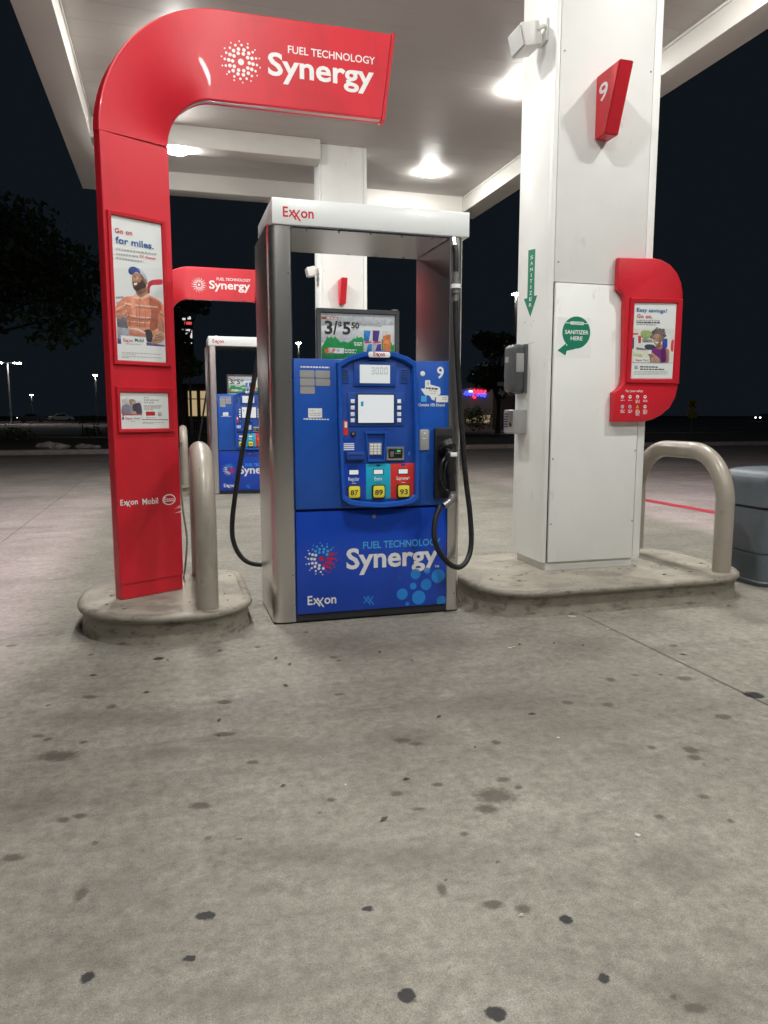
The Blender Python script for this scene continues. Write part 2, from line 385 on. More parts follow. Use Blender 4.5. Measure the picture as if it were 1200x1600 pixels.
def flower(pl, u, v, Rr, m, parent, n, cols=None):
    rings = [(0, 1, .15), (.40, 10, .085), (.58, 14, .085), (.77, 16, .06), (.93, 14, .038)]
    if cols is None:
        P_ = []
        for r, k, d in rings:
            for i in range(k):
                a = 2*math.pi*(i+.5*(r*10 % 2))/k; P_.append(ell(u+Rr*r*math.cos(a), v+Rr*r*math.sin(a), d*Rr, n=12))
        pl.flat('dot_emblem', P_, m, parent, n)
    else:
        G = {k: [] for k in cols}
        for r, k, d in rings:
            for i in range(k):
                a = 2*math.pi*(i+.5*(r*10 % 2))/k; p = ell(u+Rr*r*math.cos(a), v+Rr*r*math.sin(a), d*Rr*(1.25 if -1.2 < (a if a < math.pi else a-2*math.pi) < .6 and r else 1), n=12)
                an = a if a < math.pi else a-2*math.pi
                G[cols[0] if (r == 0 or -1.35 < an < .6) else cols[1] if .6 <= an < 2.5 else cols[2]].append(p)
        for k in cols: pl.flat('dot_emblem', G[k], k, parent, n)
def lines(pl, name, px_rows, m, parent, n):
    """rows of print too small to read: broken bars"""
    P_ = []
    for (x0, y0, x1, y1, h) in px_rows:
        x = x0
        while x < x1:
            l = random.uniform(2.2, 5.5); xe = min(x+l, x1); t0 = (x-x0)/(x1-x0); t1 = (xe-x0)/(x1-x0)
            ya, yb = y0+(y1-y0)*t0, y0+(y1-y0)*t1
            P_.append(pl.pts([(x, ya), (xe, yb), (xe, yb+h), (x, ya+h)])); x = xe+random.uniform(.7, 1.3)
    o = pl.flat(name, P_, m, parent, n); o['kind'] = 'stuff'

# ================================================================== the setting: ground
me = bpy.data.meshes.new('ground'); me.from_pydata([(-500, -60, -.03), (500, -60, -.03), (500, 700, -.03), (-500, 700, -.03)], [], [(0, 1, 2, 3)])
tag(link('ground', me, 'asphalt'), kind='structure')
me = bpy.data.meshes.new('forecourt'); me.from_pydata([(-22.1, -8, -.016), (22.9, -8, -.016), (22.9, 25.4, -.016), (-22.1, 25.4, -.016)], [], [(0, 1, 2, 3)])
fore = tag(link('forecourt', me, 'joint'), kind='structure')
GUM = [(321,1431,19,8),(137,1527,12,9),(636,1556,18,14),(776,1584,20,14),(943,1528,11,9),(295,1498,12,6),(574,1420,12,5),(885,1437,12,8),(248,1029,9,3),(1178,1086,17,5)]
GUM2 = [       (18,1009,10,2.4),(142,1023,5,2),(75,1102,5,2),(75,1155,8,3),(77,1155,6,2.5),(1018,1168,8,4),(1137,1187,4,3),(1178,1086,17,5),(1053,1009,9,2.6),(324,1310,7,4),(375,1311,6,2.5),
       (370,1479,4,2.5),(470,1502,4,2.5),(522,1027,9,2),(530,1032,5,2),(478,988,6,1.6),(1100,1195,3,3),(778,1347,5,2),(698,1373,3,3),(500,1269,3,2),(993,1055,8,1.6),(1032,1054,5,2),(402,1011,6,2)]
OIL = [(90,1181,38,9),(313,1259,20,7),(773,1243,38,14),(760,1264,22,8),(786,1218,14,5),(684,1226,11,4),(619,1240,13,5),(100,1281,12,5),(125,1275,13,5),(395,1191,12,4),
       (350,1097,14,4),(140,1089,16,3),(174,1104,9,4),(630,1157,16,5),(650,1162,14,4),(887,1098,11,4),(950,1101,11,4),(954,1062,8,4),(1086,1184,13,5),(1080,1172,14,6),(127,1397,11,14),
       (148,1317,8,4),(517,1250,9,4),(725,1303,9,4),(655,1264,17,3),(775,1160,8,4),(350,1147,20,4),(810,1230,8,4),(1030,1276,10,4),(1142,1283,7,4),(1100,1245,12,4),(770,1413,22,8),(818,1420,16,8),
       (690,1390,9,14),(1070,1060,18,4),(1130,1120,15,5),(1085,1575,22,10),(1052,1558,7,6),(130,1160,8,3),(60,1150,12,3),(530,1085,12,2),(20,1340,20,7)]
SOFT = [(250,1411,34,13),(60,1510,60,20),(150,1505,45,18),(1140,1462,45,24),(200,1380,60,22),(420,1170,130,14),(250,1175,90,16),(380,1160,90,14),(970,1170,50,14),(640,1150,80,16),(860,1130,120,28),
        (560,1010,120,26),(700,1005,70,22),(1165,965,40,14),(930,1010,90,16),(30,1270,60,40),(640,1340,110,34),(1060,1345,80,40),(180,1120,150,14),(760,1100,150,20),(350,1560,120,30),(480,1335,120,20),(1100,1560,90,40)]
def spots(L_):
    out = []
    for x, y, a, b in L_:
        c = onZ(x, y); out.append((c.x, c.y, (onZ(x+a, y)-onZ(x-a, y)).length/2, (onZ(x, y-b)-onZ(x, y+b)).length/2))
    return out
SP = {'gum': spots(GUM), 'oil': spots(OIL+GUM2), 'soft': spots(SOFT)}
ca, sa = math.cos(-YAW), math.sin(-YAW)
def slab_obj(x0, x1, y0, y1, fine):
    g = .0035; x0 += g; x1 -= g; y0 += g; y1 -= g
    if fine:
        xs = np.unique(np.concatenate([np.arange(x0, x1, fine), [x1]])); ys = np.unique(np.concatenate([np.arange(y0, min(5.2, y1), fine), np.arange(5.2, y1, .2), [y1]]))
    else: xs = np.array([x0, x1]); ys = np.array([y0, y1])
    nx, ny = len(xs), len(ys); Xg, Yg = np.meshgrid(xs, ys); V = np.stack([Xg, Yg, np.zeros_like(Xg)], -1).reshape(-1, 3)
    i = np.arange(nx*ny).reshape(ny, nx); Q = np.stack([i[:-1, :-1], i[:-1, 1:], i[1:, 1:], i[1:, :-1]], -1).reshape(-1, 4)
    me = bpy.data.meshes.new('concrete_slab')
    rim = [i[0, 0], i[0, -1], i[-1, -1], i[-1, 0]]; b = len(V)
    V2 = np.concatenate([V, [(V[k][0], V[k][1], -.02) for k in rim]])
    F_ = Q.tolist()
    if not fine: F_ += [(rim[k], b+k, b+(k+1) % 4, rim[(k+1) % 4]) for k in range(4)]
    me.from_pydata(V2.tolist(), [], F_)
    if fine:
        for nme, L_ in SP.items():
            val = np.zeros(len(V2))
            for cx, cy, a, bb in L_:
                dx = V2[:, 0]-cx; dy = V2[:, 1]-cy; r_ = dx*math.cos(YAW)-dy*math.sin(YAW); f_ = dx*math.sin(YAW)+dy*math.cos(YAW)
                d = np.sqrt((r_/(a*1.35))**2+(f_/(bb*1.35))**2); val = np.maximum(val, 1.25*(1-d))
            at = me.attributes.new(nme, 'FLOAT', 'POINT'); at.data.foreach_set('value', np.clip(val, 0, 1.2).astype(np.float32))
    link('concrete_slab', me, 'concrete', fore)
XJ = [-1.65+4.1*k for k in range(-5, 7)]; YJ = [-7.7, .9, 9.6, 14.0, 18.4, 22.6, 25.3]
for a, b in zip(XJ[:-1], XJ[1:]):
    for c, d in zip(YJ[:-1], YJ[1:]):
        near = c == .9 and -1.7 < a < 2.6
        slab_obj(a, b, c, d, .011 if near and a < 1 else .022 if near else 0)
boxo('fire_lane_line', 'red_line', None, 6.60, 6.78, 4.8, 11.4, .0015, .005)
tag(bpy.data.objects['fire_lane_line'], kind='structure')
# kerb, verge, far lots
boxo('kerb', 'kerb', None, -60, 60, 25.4, 25.75, -.03, .15, .03); tag(bpy.data.objects['kerb'], kind='structure')
def sheet(name, m, x0, x1, y0, y1, z):
    me = bpy.data.meshes.new(name); me.from_pydata([(x0, y0, z), (x1, y0, z), (x1, y1, z), (x0, y1, z)], [], [(0, 1, 2, 3)]); return tag(link(name, me, m), kind='structure')
bm = bmesh.new(); bmesh.ops.create_grid(bm, x_segments=110, y_segments=16, size=1)
for v in bm.verts:
    v.co = Vector((v.co.x*70, 25.7+(v.co.y+1)*7.5, .10+.05*math.sin(v.co.x*37)+random.uniform(-.03, .05)*(1-abs(v.co.y))))
tag(from_bm('verge', bm, 'verge'), kind='structure')
boxo('kerb', 'kerb', None, -70, 70, 40.7, 41.0, -.03, .13, .03); tag(bpy.data.objects['kerb.001'], kind='structure')
sheet('far_parking_lot', 'lot', -160, 200, 52, 210, -.02)

# ================================================================== canopy
CX0, CX1, CY0, CY1 = -1.34, 6.08, -2.8, 14.6
can = thing('canopy', (2.37, 5.7, 5.2), 'white canopy roof with panelled ceiling over the pumps', 'canopy')
boxo('roof', 'canopy', can, CX0+.02, CX1-.02, CY0+.02, CY1-.02, 5.53, 6.15)
for nm, a in (('fascia', (CX0, CX0+.39, CY0, CY1)), ('fascia', (CX1-.39, CX1, CY0, CY1)), ('fascia', (CX0+.392, CX1-.392, CY1-.39, CY1)), ('fascia', (CX0+.392, CX1-.392, CY0, CY0+.39))):
    boxo(nm, 'canopy', can, *a, 5.2, 6.2, .012)
for x in (CX0+.385, CX1-.385-.02):     # drip angle where ceiling meets edge
    boxo('edge_trim', 'canopy', can, x, x+.025, CY0+.4, CY1-.4, 5.455, 5.478)
y = CY0+.40; pm = None
while y < CY1-.42:
    if pm is None:
        o = boxo('ceiling_panel', 'ceiling', can, CX0+.39, CX1-.39, y, y+.398, 5.5, 5.528, .0016, 1); pm = o; py0 = y
    else:
        o = pm.copy(); col.objects.link(o); o.parent = can; o.location = (0, y-py0, 0)
    y += .4005
for yy in (4.72, 11.95):
    boxo('beam', 'canopy', can, CX0+.39, 2.40, yy, yy+.36, 5.2, 5.499, .01)
def canopy_light(x, y, label, zc=5.4995):
    t = thing('canopy_light', (x, y, zc), label, 'lamp', 'square lamps recessed in the canopy ceiling')
    boxo('housing', 'housing', t, x-.112, x+.112, y-.112, y+.112, zc-.0215, zc, .008)
    bm = bmesh.new(); bmesh.ops.create_uvsphere(bm, u_segments=20, v_segments=12, radius=.165)
    bmesh.ops.delete(bm, geom=[v for v in bm.verts if v.co.z > .01], context='VERTS')
    bmesh.ops.scale(bm, verts=bm.verts, vec=(1, 1, .24)); bmesh.ops.translate(bm, verts=bm.verts, vec=(x, y, zc-.022)); from_bm('lens', bm, 'lens', t)
for x, nm in ((.24, 'over the red arch side'), (4.58, 'over the trash can side')):
    for k, y in enumerate((-1.1, 2.41, 5.93, 9.45, 12.97)):  # nearest row is out of view, added to brighten the foreground
        on_beam = x < 1 and y > 12
        canopy_light(x, 12.12 if on_beam else y, 'lit ceiling lamp %s, %s' % (nm, ('added at the unseen near end to fill the foreground', 'before the near pump', 'just behind the near pump', 'between the two pumps', 'at the canopy far end')[k]), 5.1995 if on_beam else 5.4995)
def flood(x, y, s, label):
    t = thing('edge_floodlight', (x, y, 6.0), label, 'lamp', 'floodlights along the canopy edge')
    boxo('bracket', 'housing', t, *sorted((x, x+s*.03)), y-.06, y+.06, 5.98, 6.18)
    boxo('housing', 'housing', t, *sorted((x+s*.03, x+s*.14)), y-.2, y+.2, 6.02, 6.14, .01)
    boxo('lens', 'flood_lens', t, *sorted((x+s*.04, x+s*.10)), y-.17, y+.17, 6.0, 6.019)
for k, y in enumerate((3.8, 8.6)):
    e = ('near end', 'far end')[k]
    flood(CX0, y, -1, 'floodlight on the canopy edge above the red arch side, '+e)
    flood(CX1, y, 1, 'floodlight on the canopy edge above the red painted line, '+e)

# ================================================================== islands
def outline(x0, x1, y0, y1, rs, n=10):
    """rs: corner radii front-left, front-right, back-right, back-left"""
    out = []
    for (cx, cy, a0, r) in ((x0+rs[0], y0+rs[0], 180, rs[0]), (x1-rs[1], y0+rs[1], 270, rs[1]), (x1-rs[2], y1-rs[2], 0, rs[2]), (x0+rs[3], y1-rs[3], 90, rs[3])):
        for k in range(n+1):
            a = R(a0+90*k/n); out.append((cx+r*math.cos(a), cy+r*math.sin(a), math.cos(a), math.sin(a)))
    return out
PROF = [(.012, -.02), (.0, .012), (-.006, .06), (-.005, .118), (.001, .124), (.014, .129), (.021, .140), (.021, .154), (.012, .166), (-.008, .171), (-.03, .1695)]
def island(name, x0, x1, y0, y1, rs, label):
    t = thing(name, ((x0+x1)/2, (y0+y1)/2, 0), label, 'pump island', 'raised kerbed islands')
    O = outline(x0, x1, y0, y1, rs); bm = bmesh.new(); rings = []
    for d, z in PROF:
        rings.append([bm.verts.new((x+nx*(d+random.uniform(-.0012, .0012)), y+ny*(d+random.uniform(-.0012, .0012)), z+random.uniform(-.001, .001))) for x, y, nx, ny in O])
    k = len(O)
    for a, b in zip(rings[:-1], rings[1:]):
        for i in range(k): bm.faces.new((a[i], a[(i+1) % k], b[(i+1) % k], b[i]))
    from_bm('kerb', bm, 'island_kerb', t, angle=60)
    bm = bmesh.new(); vs_ = [bm.verts.new((x+nx*-.03, y+ny*-.03, .1685)) for x, y, nx, ny in O]; bm.faces.new(vs_)
    from_bm('top', bm, 'island', t, smooth=False)
    return t
isl1 = island('pump_island', -.545, .415, 4.09, 5.22, (.5, .34, .16, .5), 'rounded concrete island under the nearer red arch')
isl2 = island('pump_island', 1.86, 3.86, 4.04, 5.24, (.3, .42, .42, .3), 'long concrete island under the nearer white column')

# ================================================================== red arch pylon
PO, PI_ = Vector((-.314, 4.488, 0)), Vector((.046, 4.69, 0))
pdir = (PI_-PO).normalized(); pnrm = Vector((pdir.y, -pdir.x, 0))
arch = thing('arch_sign', (-.15, 4.58, .17), 'nearer red arch sign with fuel banner and two posters', 'sign', 'red arch signs')
T_ = .08
def loft_sections(S, name, m, parent, bev=.009):
    bm = bmesh.new(); rings = []
    for O, I, back in S:
        e = (I-O).normalized(); b = bev
        ring = []
        nsub = 8
        for k in range(nsub+1): ring.append(O+e*b+(I-e*b-O-e*b)*(k/nsub))
        ring += [I-e*b*.3+back*b*.3, I+back*b, I+back*(T_-b), I-e*b+back*T_, O+e*b+back*T_, O+back*(T_-b), O+back*b, O+e*b*.3+back*b*.3]
        rings.append([bm.verts.new(p) for p in ring])
    k = len(rings[0])
    for a, b_ in zip(rings[:-1], rings[1:]):
        for i in range(k): bm.faces.new((a[i], a[(i+1) % k], b_[(i+1) % k], b_[i]))
    bm.faces.new(rings[0][::-1]); bm.faces.new(rings[-1])
    return from_bm(name, bm, m, parent, angle=18)
bk = -pnrm
def at(p, z): return Vector((p.x, p.y, z))
ins = .005
loft_sections([(at(PO+pdir*ins-pnrm*ins, z), at(PI_-pdir*ins-pnrm*ins, z), bk) for z in (.172, .262)], 'plinth', 'red', arch, .006)
loft_sections([(at(PO, z), at(PI_, z), bk) for z in (.2635, .6, 1.1, 1.6, 2.1, 2.5, 2.776)], 'pillar', 'red', arch)
S = []; YB = 4.58
for k in range(25):
    t = k/24; a = R(90*t); s_ = t*t*(3-2*t)
    O = Vector((.356-.672*math.cos(a), PO.y+(YB-PO.y)*s_, 2.779+.74*math.sin(a)))
    I = Vector((.29-.245*math.cos(a), PI_.y+(YB-PI_.y)*s_, 2.79+.238*math.sin(a)))
    S.append((O, I, (bk*(1-s_)+Vector((0, 1, 0))*s_).normalized()))
S += [(Vector((xo, YB, 3.519)), Vector((xi, YB, 3.028)), Vector((0, 1, 0))) for xo, xi in ((.7, .64), (1.05, .99), (1.362, 1.296))]
loft_sections(S, 'banner', 'red', arch)
boxS = [(Vector((1.3635, YB-.006, 3.525)), Vector((1.2975, YB-.006, 3.018)), Vector((0, 1, 0))), (Vector((1.383, YB-.006, 3.525)), Vector((1.317, YB-.006, 3.018)), Vector((0, 1, 0)))]
loft_sections(boxS, 'end_cap', 'red_trim', arch, .004)
# silver trim along the inner edge
bm = bmesh.new(); path = [(at(PI_, z), pdir, bk) for z in (.30, 1.0, 2.0, 2.776)] + [(I, (I-O).normalized(), b_) for O, I, b_ in S]
rings = []
for I, e, b_ in path: rings.append([bm.verts.new(I+e*.0025+b_*d) for d in (.012, .04)]+[bm.verts.new(I-e*.003+b_*d) for d in (.04, .012)])
for a, b_ in zip(rings[:-1], rings[1:]):
    for i in range(4): bm.faces.new((a[i], a[(i+1) % 4], b_[(i+1) % 4], b_[i]))
from_bm('edge_trim', bm, 'silver', arch)
PP = Plane(PO, pdir, pnrm)
BP = Plane((0, YB, 0), (1, 0, 0), (0, -1, 0))
# poster frames
def frame_on(pl, outer_px, inner_px, parent, lift=.016):
    o_ = pl.pts(outer_px); i_ = pl.pts(inner_px)
    pl.ring('poster_frame', o_, i_, 'red_trim', parent, 0, lift)
    return i_
def quad(u0, u1, v0, v1): return [(u0, v0), (u1, v0), (u1, v1), (u0, v1)]
u0, u1 = .018, .372
PP.ring('poster_frame', quad(u0, u1, 1.533, 2.366), quad(u0+.026, u1-.028, 1.556, 2.343), 'red_trim', arch, 0, .016)
PP.ring('poster_frame', quad(u0+.006, u1+.006, 1.148, 1.409), quad(u0+.030, u1-.024, 1.170, 1.375), 'red_trim', arch, 0, .016)
def poster(pl, name, q, parent, n, extra, label=None):
    polys = [q]+[e[1] for e in extra]; cols_ = [(.74, .78, .77)]+[e[0] for e in extra]
    o = pl.flat(name, polys, None, parent, n, cols_)
    if label: o['label'] = label
    return o
z3 = lambda *P_: PP.pts([(165+x/6.4, 325+y/6.4) for x, y in P_])
def clipu(pl_pts, a, b, c=None, d=None):
    return [(min(max(u, a), b), v if c is None else min(max(v, c), d)) for u, v in pl_pts]
pa, pb, pc, pd = u0+.026, u1-.028, 1.556, 2.343
SK, SKL, BE = (.40, .21, .135), (.52, .29, .20), (.045, .026, .02)
SH, ST, SD = (.68, .25, .155), (.80, .52, .40), (.38, .16, .12)
man = [
 ((.62, .66, .68), z3((95,880),(575,900),(590,1380),(125,1350))),
 ((.70, .74, .74), z3((80,600),(565,600),(575,905),(95,890))),
 ((.30, .32, .36), z3((100,890),(175,880),(175,905),(103,905))),
 ((.42, .46, .52), z3((103,935),(180,930),(190,965),(106,960))),
 ((.50, .03, .05), spl([z3((415,850))[0], z3((418,770))[0], z3((450,725))[0], z3((565,715))[0], z3((566,765))[0], z3((470,772))[0], z3((442,800))[0], z3((440,850))[0]], 3)),
 ((.14, .14, .16), z3((110,1100),(215,1090),(225,1260),(120,1250))),
 ((.34, .37, .44), z3((112,1190),(230,1205),(235,1280),(118,1300))),
 ((.10, .10, .32), z3((115,1300),(590,1372),(591,1386),(118,1358))),
 (SH, spl(z3((100,985),(180,895),(270,880),(300,862),(420,870),(540,930),(585,1010),(585,1130),(530,1160),(520,1220),(240,1200),(210,1090),(150,1100),(104,1070)), 4)),
 (SK, spl(z3((300,800),(400,770),(415,860),(360,890),(315,870)), 4)),
 (ST, z3((255,905),(300,858),(345,900),(320,912))), (ST, z3((345,900),(430,855),(440,885),(370,912))),
 (SH, z3((228,1180),(525,1200),(520,1300),(235,1275))),
 (ST, z3((190,945),(330,965),(520,985),(520,1000),(330,982),(190,960))),
 (SD, z3((190,972),(330,990),(520,1010),(520,1018),(330,998),(190,980))),
 (ST, z3((212,1060),(340,1085),(525,1095),(525,1108),(340,1098),(212,1074))),
 (SD, z3((214,1084),(340,1106),(525,1114),(525,1128),(340,1122),(216,1096))),
 (ST, z3((218,1125),(340,1140),(525,1150),(525,1158),(340,1148),(219,1134))),
 (SD, z3((103,1040),(200,1000),(200,1008),(104,1050))), (ST, z3((102,1010),(195,960),(196,972),(102,1024))),
 (SD, z3((336,905),(342,905),(342,1240),(336,1240))),
 (ST, z3((520,1010),(584,1060),(584,1072),(520,1022))), (SD, z3((520,1028),(584,1082),(584,1090),(520,1038))),
 (SKL, spl(z3((104,1075),(150,1095),(140,1112),(105,1098)), 3)),
 (SK, spl(z3((525,1150),(585,1140),(588,1240),(560,1330),(470,1365),(450,1330),(500,1290),(530,1230)), 4)),
 ((.055, .05, .055), spl(z3((375,1230),(440,1215),(470,1270),(455,1340),(410,1330),(400,1270)), 4)),
 ((.62, .56, .52), z3((235,1198),(330,1205),(400,1245),(390,1262),(320,1225),(240,1214))),
 (SKL, spl(z3((465,1250),(560,1230),(585,1270),(575,1330),(480,1365),(455,1345),(470,1310),(490,1290)), 4)),
 (SK, spl(z3((262,690),(290,640),(350,650),(395,720),(390,800),(330,832),(285,815),(268,770)), 4)),
 (BE, spl(z3((272,745),(300,738),(340,745),(370,700),(405,730),(395,800),(340,835),(295,822),(276,790)), 4)),
 ((.30, .12, .10), spl(z3((277,752),(305,742),(322,758),(300,785),(282,782)), 4)),
 ((.82, .82, .8), spl(z3((281,755),(305,748),(312,762),(288,772)), 4)),
 (SKL, spl(z3((264,700),(285,690),(292,725),(272,735)), 3)),
 (BE, z3((285,688),(315,682),(316,688),(286,694))),
 (SK, ell(*z3((403,745))[0], .009, .014)),
 ((.45, .49, .58), spl(z3((270,600),(330,605),(390,655),(420,730),(395,715),(345,655),(290,650)), 4)),
 ((.04, .075, .27), spl(z3((225,620),(250,590),(290,590),(330,615),(345,655),(300,640),(262,668),(235,655)), 4)),
 ((.48, .15, .09), spl(z3((430,905),(520,935),(560,1010),(525,1060),(515,1200),(440,1210),(455,1050)), 4)),
 (ST, z3((430,975),(520,988),(520,1000),(432,990))), (SD, z3((430,1098),(522,1112),(522,1128),(432,1120))),
 ((.54, .18, .11), z3((212,1000),(232,1010),(250,1180),(232,1180))), ((.80, .36, .24), spl(z3((250,915),(290,920),(300,1060),(262,1050)), 3)),
 ((.52, .17, .10), z3((300,1010),(306,1010),(322,1190),(312,1190))), ((.52, .17, .10), z3((395,1020),(402,1020),(392,1195),(384,1195))),
 ((.20, .10, .065), spl(z3((310,835),(395,800),(405,830),(345,862)), 3)), ((.24, .12, .075), spl(z3((345,655),(395,720),(398,760),(372,730),(352,690)), 3)),
 ((.62, .38, .28), spl(z3((296,690),(318,686),(322,712),(302,716)), 3)), ((.03, .02, .02), z3((288,697),(308,693),(308,699),(289,702))),
 ((.22, .11, .07), z3((490,1300),(560,1278),(562,1284),(492,1308))), ((.22, .11, .07), z3((482,1325),(560,1304),(562,1310),(484,1332))), ((.22, .11, .07), z3((500,1275),(555,1256),(557,1261),(502,1281))),
 ((.62, .34, .24), spl(z3((104,1050),(160,1060),(200,1020),(205,1040),(165,1090),(106,1085)), 3)),
 ((.74, .78, .77), z3((148,1272),(402,1300),(408,1400),(155,1380))),
 ((.74, .78, .77), z3((118,1358),(600,1388),(602,1560),(120,1540))),
]
man = [(c, clipu(p, pa+.002, pb-.002, pc+.001, pd)) for c, p in man]
poster(PP, 'poster', quad(pa, pb, pc, pd), arch, .0015, man, 'white poster of a man in a blue cap and striped orange shirt')
zp = lambda x, y: (165+x/6.4, 325+y/6.4)
N1 = .0043
PP.tpx('lettering', 'Go on', zp(88,248), zp(264,272), 46/6.4, 'ink_red', arch, N1, .012)
PP.tpx('lettering', 'for miles.', zp(96,352), zp(478,408), 62/6.4, 'ink_blue', arch, N1, .022)
lines(PP, 'small_print', [(165+100/6.4, 325+402/6.4, 165+505/6.4, 325+455/6.4, 2.2), (165+102/6.4, 325+450/6.4, 165+322/6.4, 325+478/6.4, 2.2), (165+104/6.4, 325+490/6.4, 165+375/6.4, 325+530/6.4, 2.2)], 'ink_grey', arch, N1)
PP.tpx('lettering', '2X cleaner', zp(336,496), zp(500,516), 26/6.4, 'ink_red', arch, N1, .012)
a = PP.px(*zp(175,1335)); b = PP.px(*zp(268,1340)); oil_logo(PP, a[0], a[1], b[0]-a[0], 'ink_red', arch, N1)
PP.tpx('lettering', 'Mobil', zp(290,1335), zp(378,1345), 34/6.4, 'ink_dark', arch, N1, .01)
lines(PP, 'small_print', [(*zp(195,1354), *zp(360,1362), 1.3), (*zp(160,1440), *zp(555,1462), 1.1), (*zp(160,1456), *zp(300,1464), 1.1), (*zp(160,1478), *zp(560,1496), 1.1), (*zp(160,1490), *zp(230,1494), 1.1)], 'ink_grey', arch, N1)
# small lower poster
z4p = lambda x, y: (180+x/7.62, 600+y/7.62)
z4 = lambda *P_: PP.pts([z4p(x, y) for x, y in P_])
qa, qb, qc, qd = u0+.030, u1-.024, 1.170, 1.375
two = [
 ((.55, .56, .58), z4((75,180),(315,200),(322,420),(90,425))),
 ((.62, .60, .58), spl(z4((100,190),(150,160),(180,190),(170,240),(115,250)), 4)),
 ((.34, .24, .18), spl(z4((165,190),(215,180),(245,215),(230,250),(180,250)), 4)),
 ((.50, .34, .27), spl(z4((195,215),(235,210),(240,245),(205,255)), 4)),
 ((.24, .23, .30), spl(z4((82,260),(160,245),(210,290),(215,370),(85,370)), 4)),
 ((.07, .065, .10), spl(z4((205,250),(290,225),(315,300),(310,370),(240,375),(215,320)), 4)),
 ((.42, .10, .09), z4((85,358),(310,352),(312,378),(86,385))),
 ((.55, .36, .28), spl(z4((190,330),(240,325),(250,355),(200,360)), 3)),
 ((.07, .055, .25), z4((80,395),(100,393),(102,425),(82,428))),
 ((.74, .78, .77), z4((102,375),(312,372),(316,425),(104,430))),
 ((.55, .02, .03), z4((362,328),(472,328),(475,375),(365,378))),
 ((.30, .20, .28), z4((320,418),(628,420),(628,430),(320,428))),
 ((.45, .46, .46), z4((505,332),(552,332),(554,382),(507,382))),
]
two = [(c, clipu(p, qa+.002, qb-.002, qc+.001, qd-.001)) for c, p in two]
poster(PP, 'poster', quad(qa, qb, qc, qd), arch, .0015, two, 'small white poster with a photo of two people and a red badge')
lines(PP, 'small_print', [(*z4p(338,155), *z4p(395,157), 1.6), (*z4p(338,182), *z4p(515,186), 2.2), (*z4p(338,212), *z4p(460,214), 2.2), (*z4p(338,250), *z4p(555,252), 1.2), (*z4p(340,266), *z4p(545,268), 1.2), (*z4p(340,282), *z4p(530,283), 1.2), (*z4p(342,298), *z4p(455,299), 1.2), (*z4p(365,395), *z4p(480,396), 1.3), (*z4p(325,452), *z4p(580,456), 1.0), (*z4p(325,462), *z4p(450,464), 1.0), (*z4p(185,440), *z4p(235,441), 1.0)], 'ink_grey', arch, .0025)
PP.tpx('lettering', 'Mobil', z4p(222,420), z4p(296,420), 22/7.62, 'ink_dark', arch, .0025)
a = PP.px(*z4p(120,422)); b = PP.px(*z4p(203,421)); oil_logo(PP, a[0], a[1], b[0]-a[0], 'ink_red', arch, .0025)
# foot lettering
a = PP.px(188, 790); b = PP.px(215.5, 787); oil_logo(PP, a[0], a[1], b[0]-a[0], 'white_print', arch, .0012)
PP.tpx('lettering', 'Mobil', (222.5, 788), (247, 787), 9.2, 'white_print', arch, .0012, .015)
c = PP.px(264, 780.5); ru = abs(PP.px(274.2, 780.5)[0]-c[0]); rv = abs(PP.px(264, 789)[1]-c[1])
PP.flat('oval_emblem', [ell(*c, ru, rv, 28)], 'white_print', arch, .0009)
PP.flat('oval_emblem', [ell(*c, ru*.84, rv*.80, 28)], 'red', arch, .0012)
PP.tpx('lettering', 'Esso', (256.6, 784), (271.4, 783), 7, 'white_print', arch, .0016, .01)
for q in ([(271,795),(282,791.5),(282,793)], [(272,802),(283,798),(283,800)], [(276,792),(281,789.5),(281,791)]): PP.flat('scratch', [PP.pts(q)], 'white_print', arch, .0012)
# banner lettering
flower(BP, *BP.px(376.5, 97), .118, 'white_print', arch, .0012)
BP.tpx('lettering', 'FUEL TECHNOLOGY', (450, 92), (586, 92), 11.5, 'white_print', arch, .0012, .012)
BP.tpx('lettering', 'Synergy', (419, 125), (584, 128), 34, 'white_print', arch, .0012, .022)
# ================================================================== dispenser
FY = 4.31
disp = thing('fuel_dispenser', (1.16, 4.62, 0), 'nearer blue fuel dispenser with steel posts and white header, number nine', 'fuel dispenser', 'fuel dispensers')
DP = Plane((0, FY, 0), (1, 0, 0), (0, -1, 0))
D = lambda *P_: DP.pts(P_)
DB = 4.95     # back
def post(x0, x1, rl, rr, name='side_post'):
    bm = bmesh.new(); O = outline(x0, x1, FY, DB, (rl, rr, rr, rl), 6)
    a = [bm.verts.new((x, y, .012)) for x, y, _, _ in O]; b = [bm.verts.new((x, y, 2.3055)) for x, y, _, _ in O]
    for i in range(len(O)): bm.faces.new((a[i], a[(i+1) % len(O)], b[(i+1) % len(O)], b[i]))
    bm.faces.new(b); bm.faces.new(a[::-1]); return from_bm(name, bm, 'steel', disp, angle=25)
post(.552, .690, .055, .012); post(1.648, 1.737, .006, .035)
boxo('base_frame', 'kick', disp, .56, 1.73, FY+.02, DB-.02, 0, .0115)
for sx, sz in ((.672, .12), (.672, .30), (.672, 2.05), (1.70, .12), (1.70, .35), (.672, 1.45)):
    bm = bmesh.new(); bmesh.ops.create_uvsphere(bm, u_segments=10, v_segments=6, radius=.0055); bmesh.ops.translate(bm, verts=bm.verts, vec=(sx, FY-.0005, sz)); from_bm('rivet', bm, 'grey_metal', disp)
boxo('header', 'fascia', disp, .583, 1.767, FY-.012, DB+.012, 2.307, 2.449, .006)
boxo('header_soffit', 'steel_under', disp, .70, 1.64, FY+.01, DB-.01, 2.296, 2.3065)
for k in range(5):
    for yy in (FY+.03, DB-.04): boxo('rivet', 'grey_metal', disp, .78+k*.19, .79+k*.19, yy, yy+.01, 2.292, 2.2958)
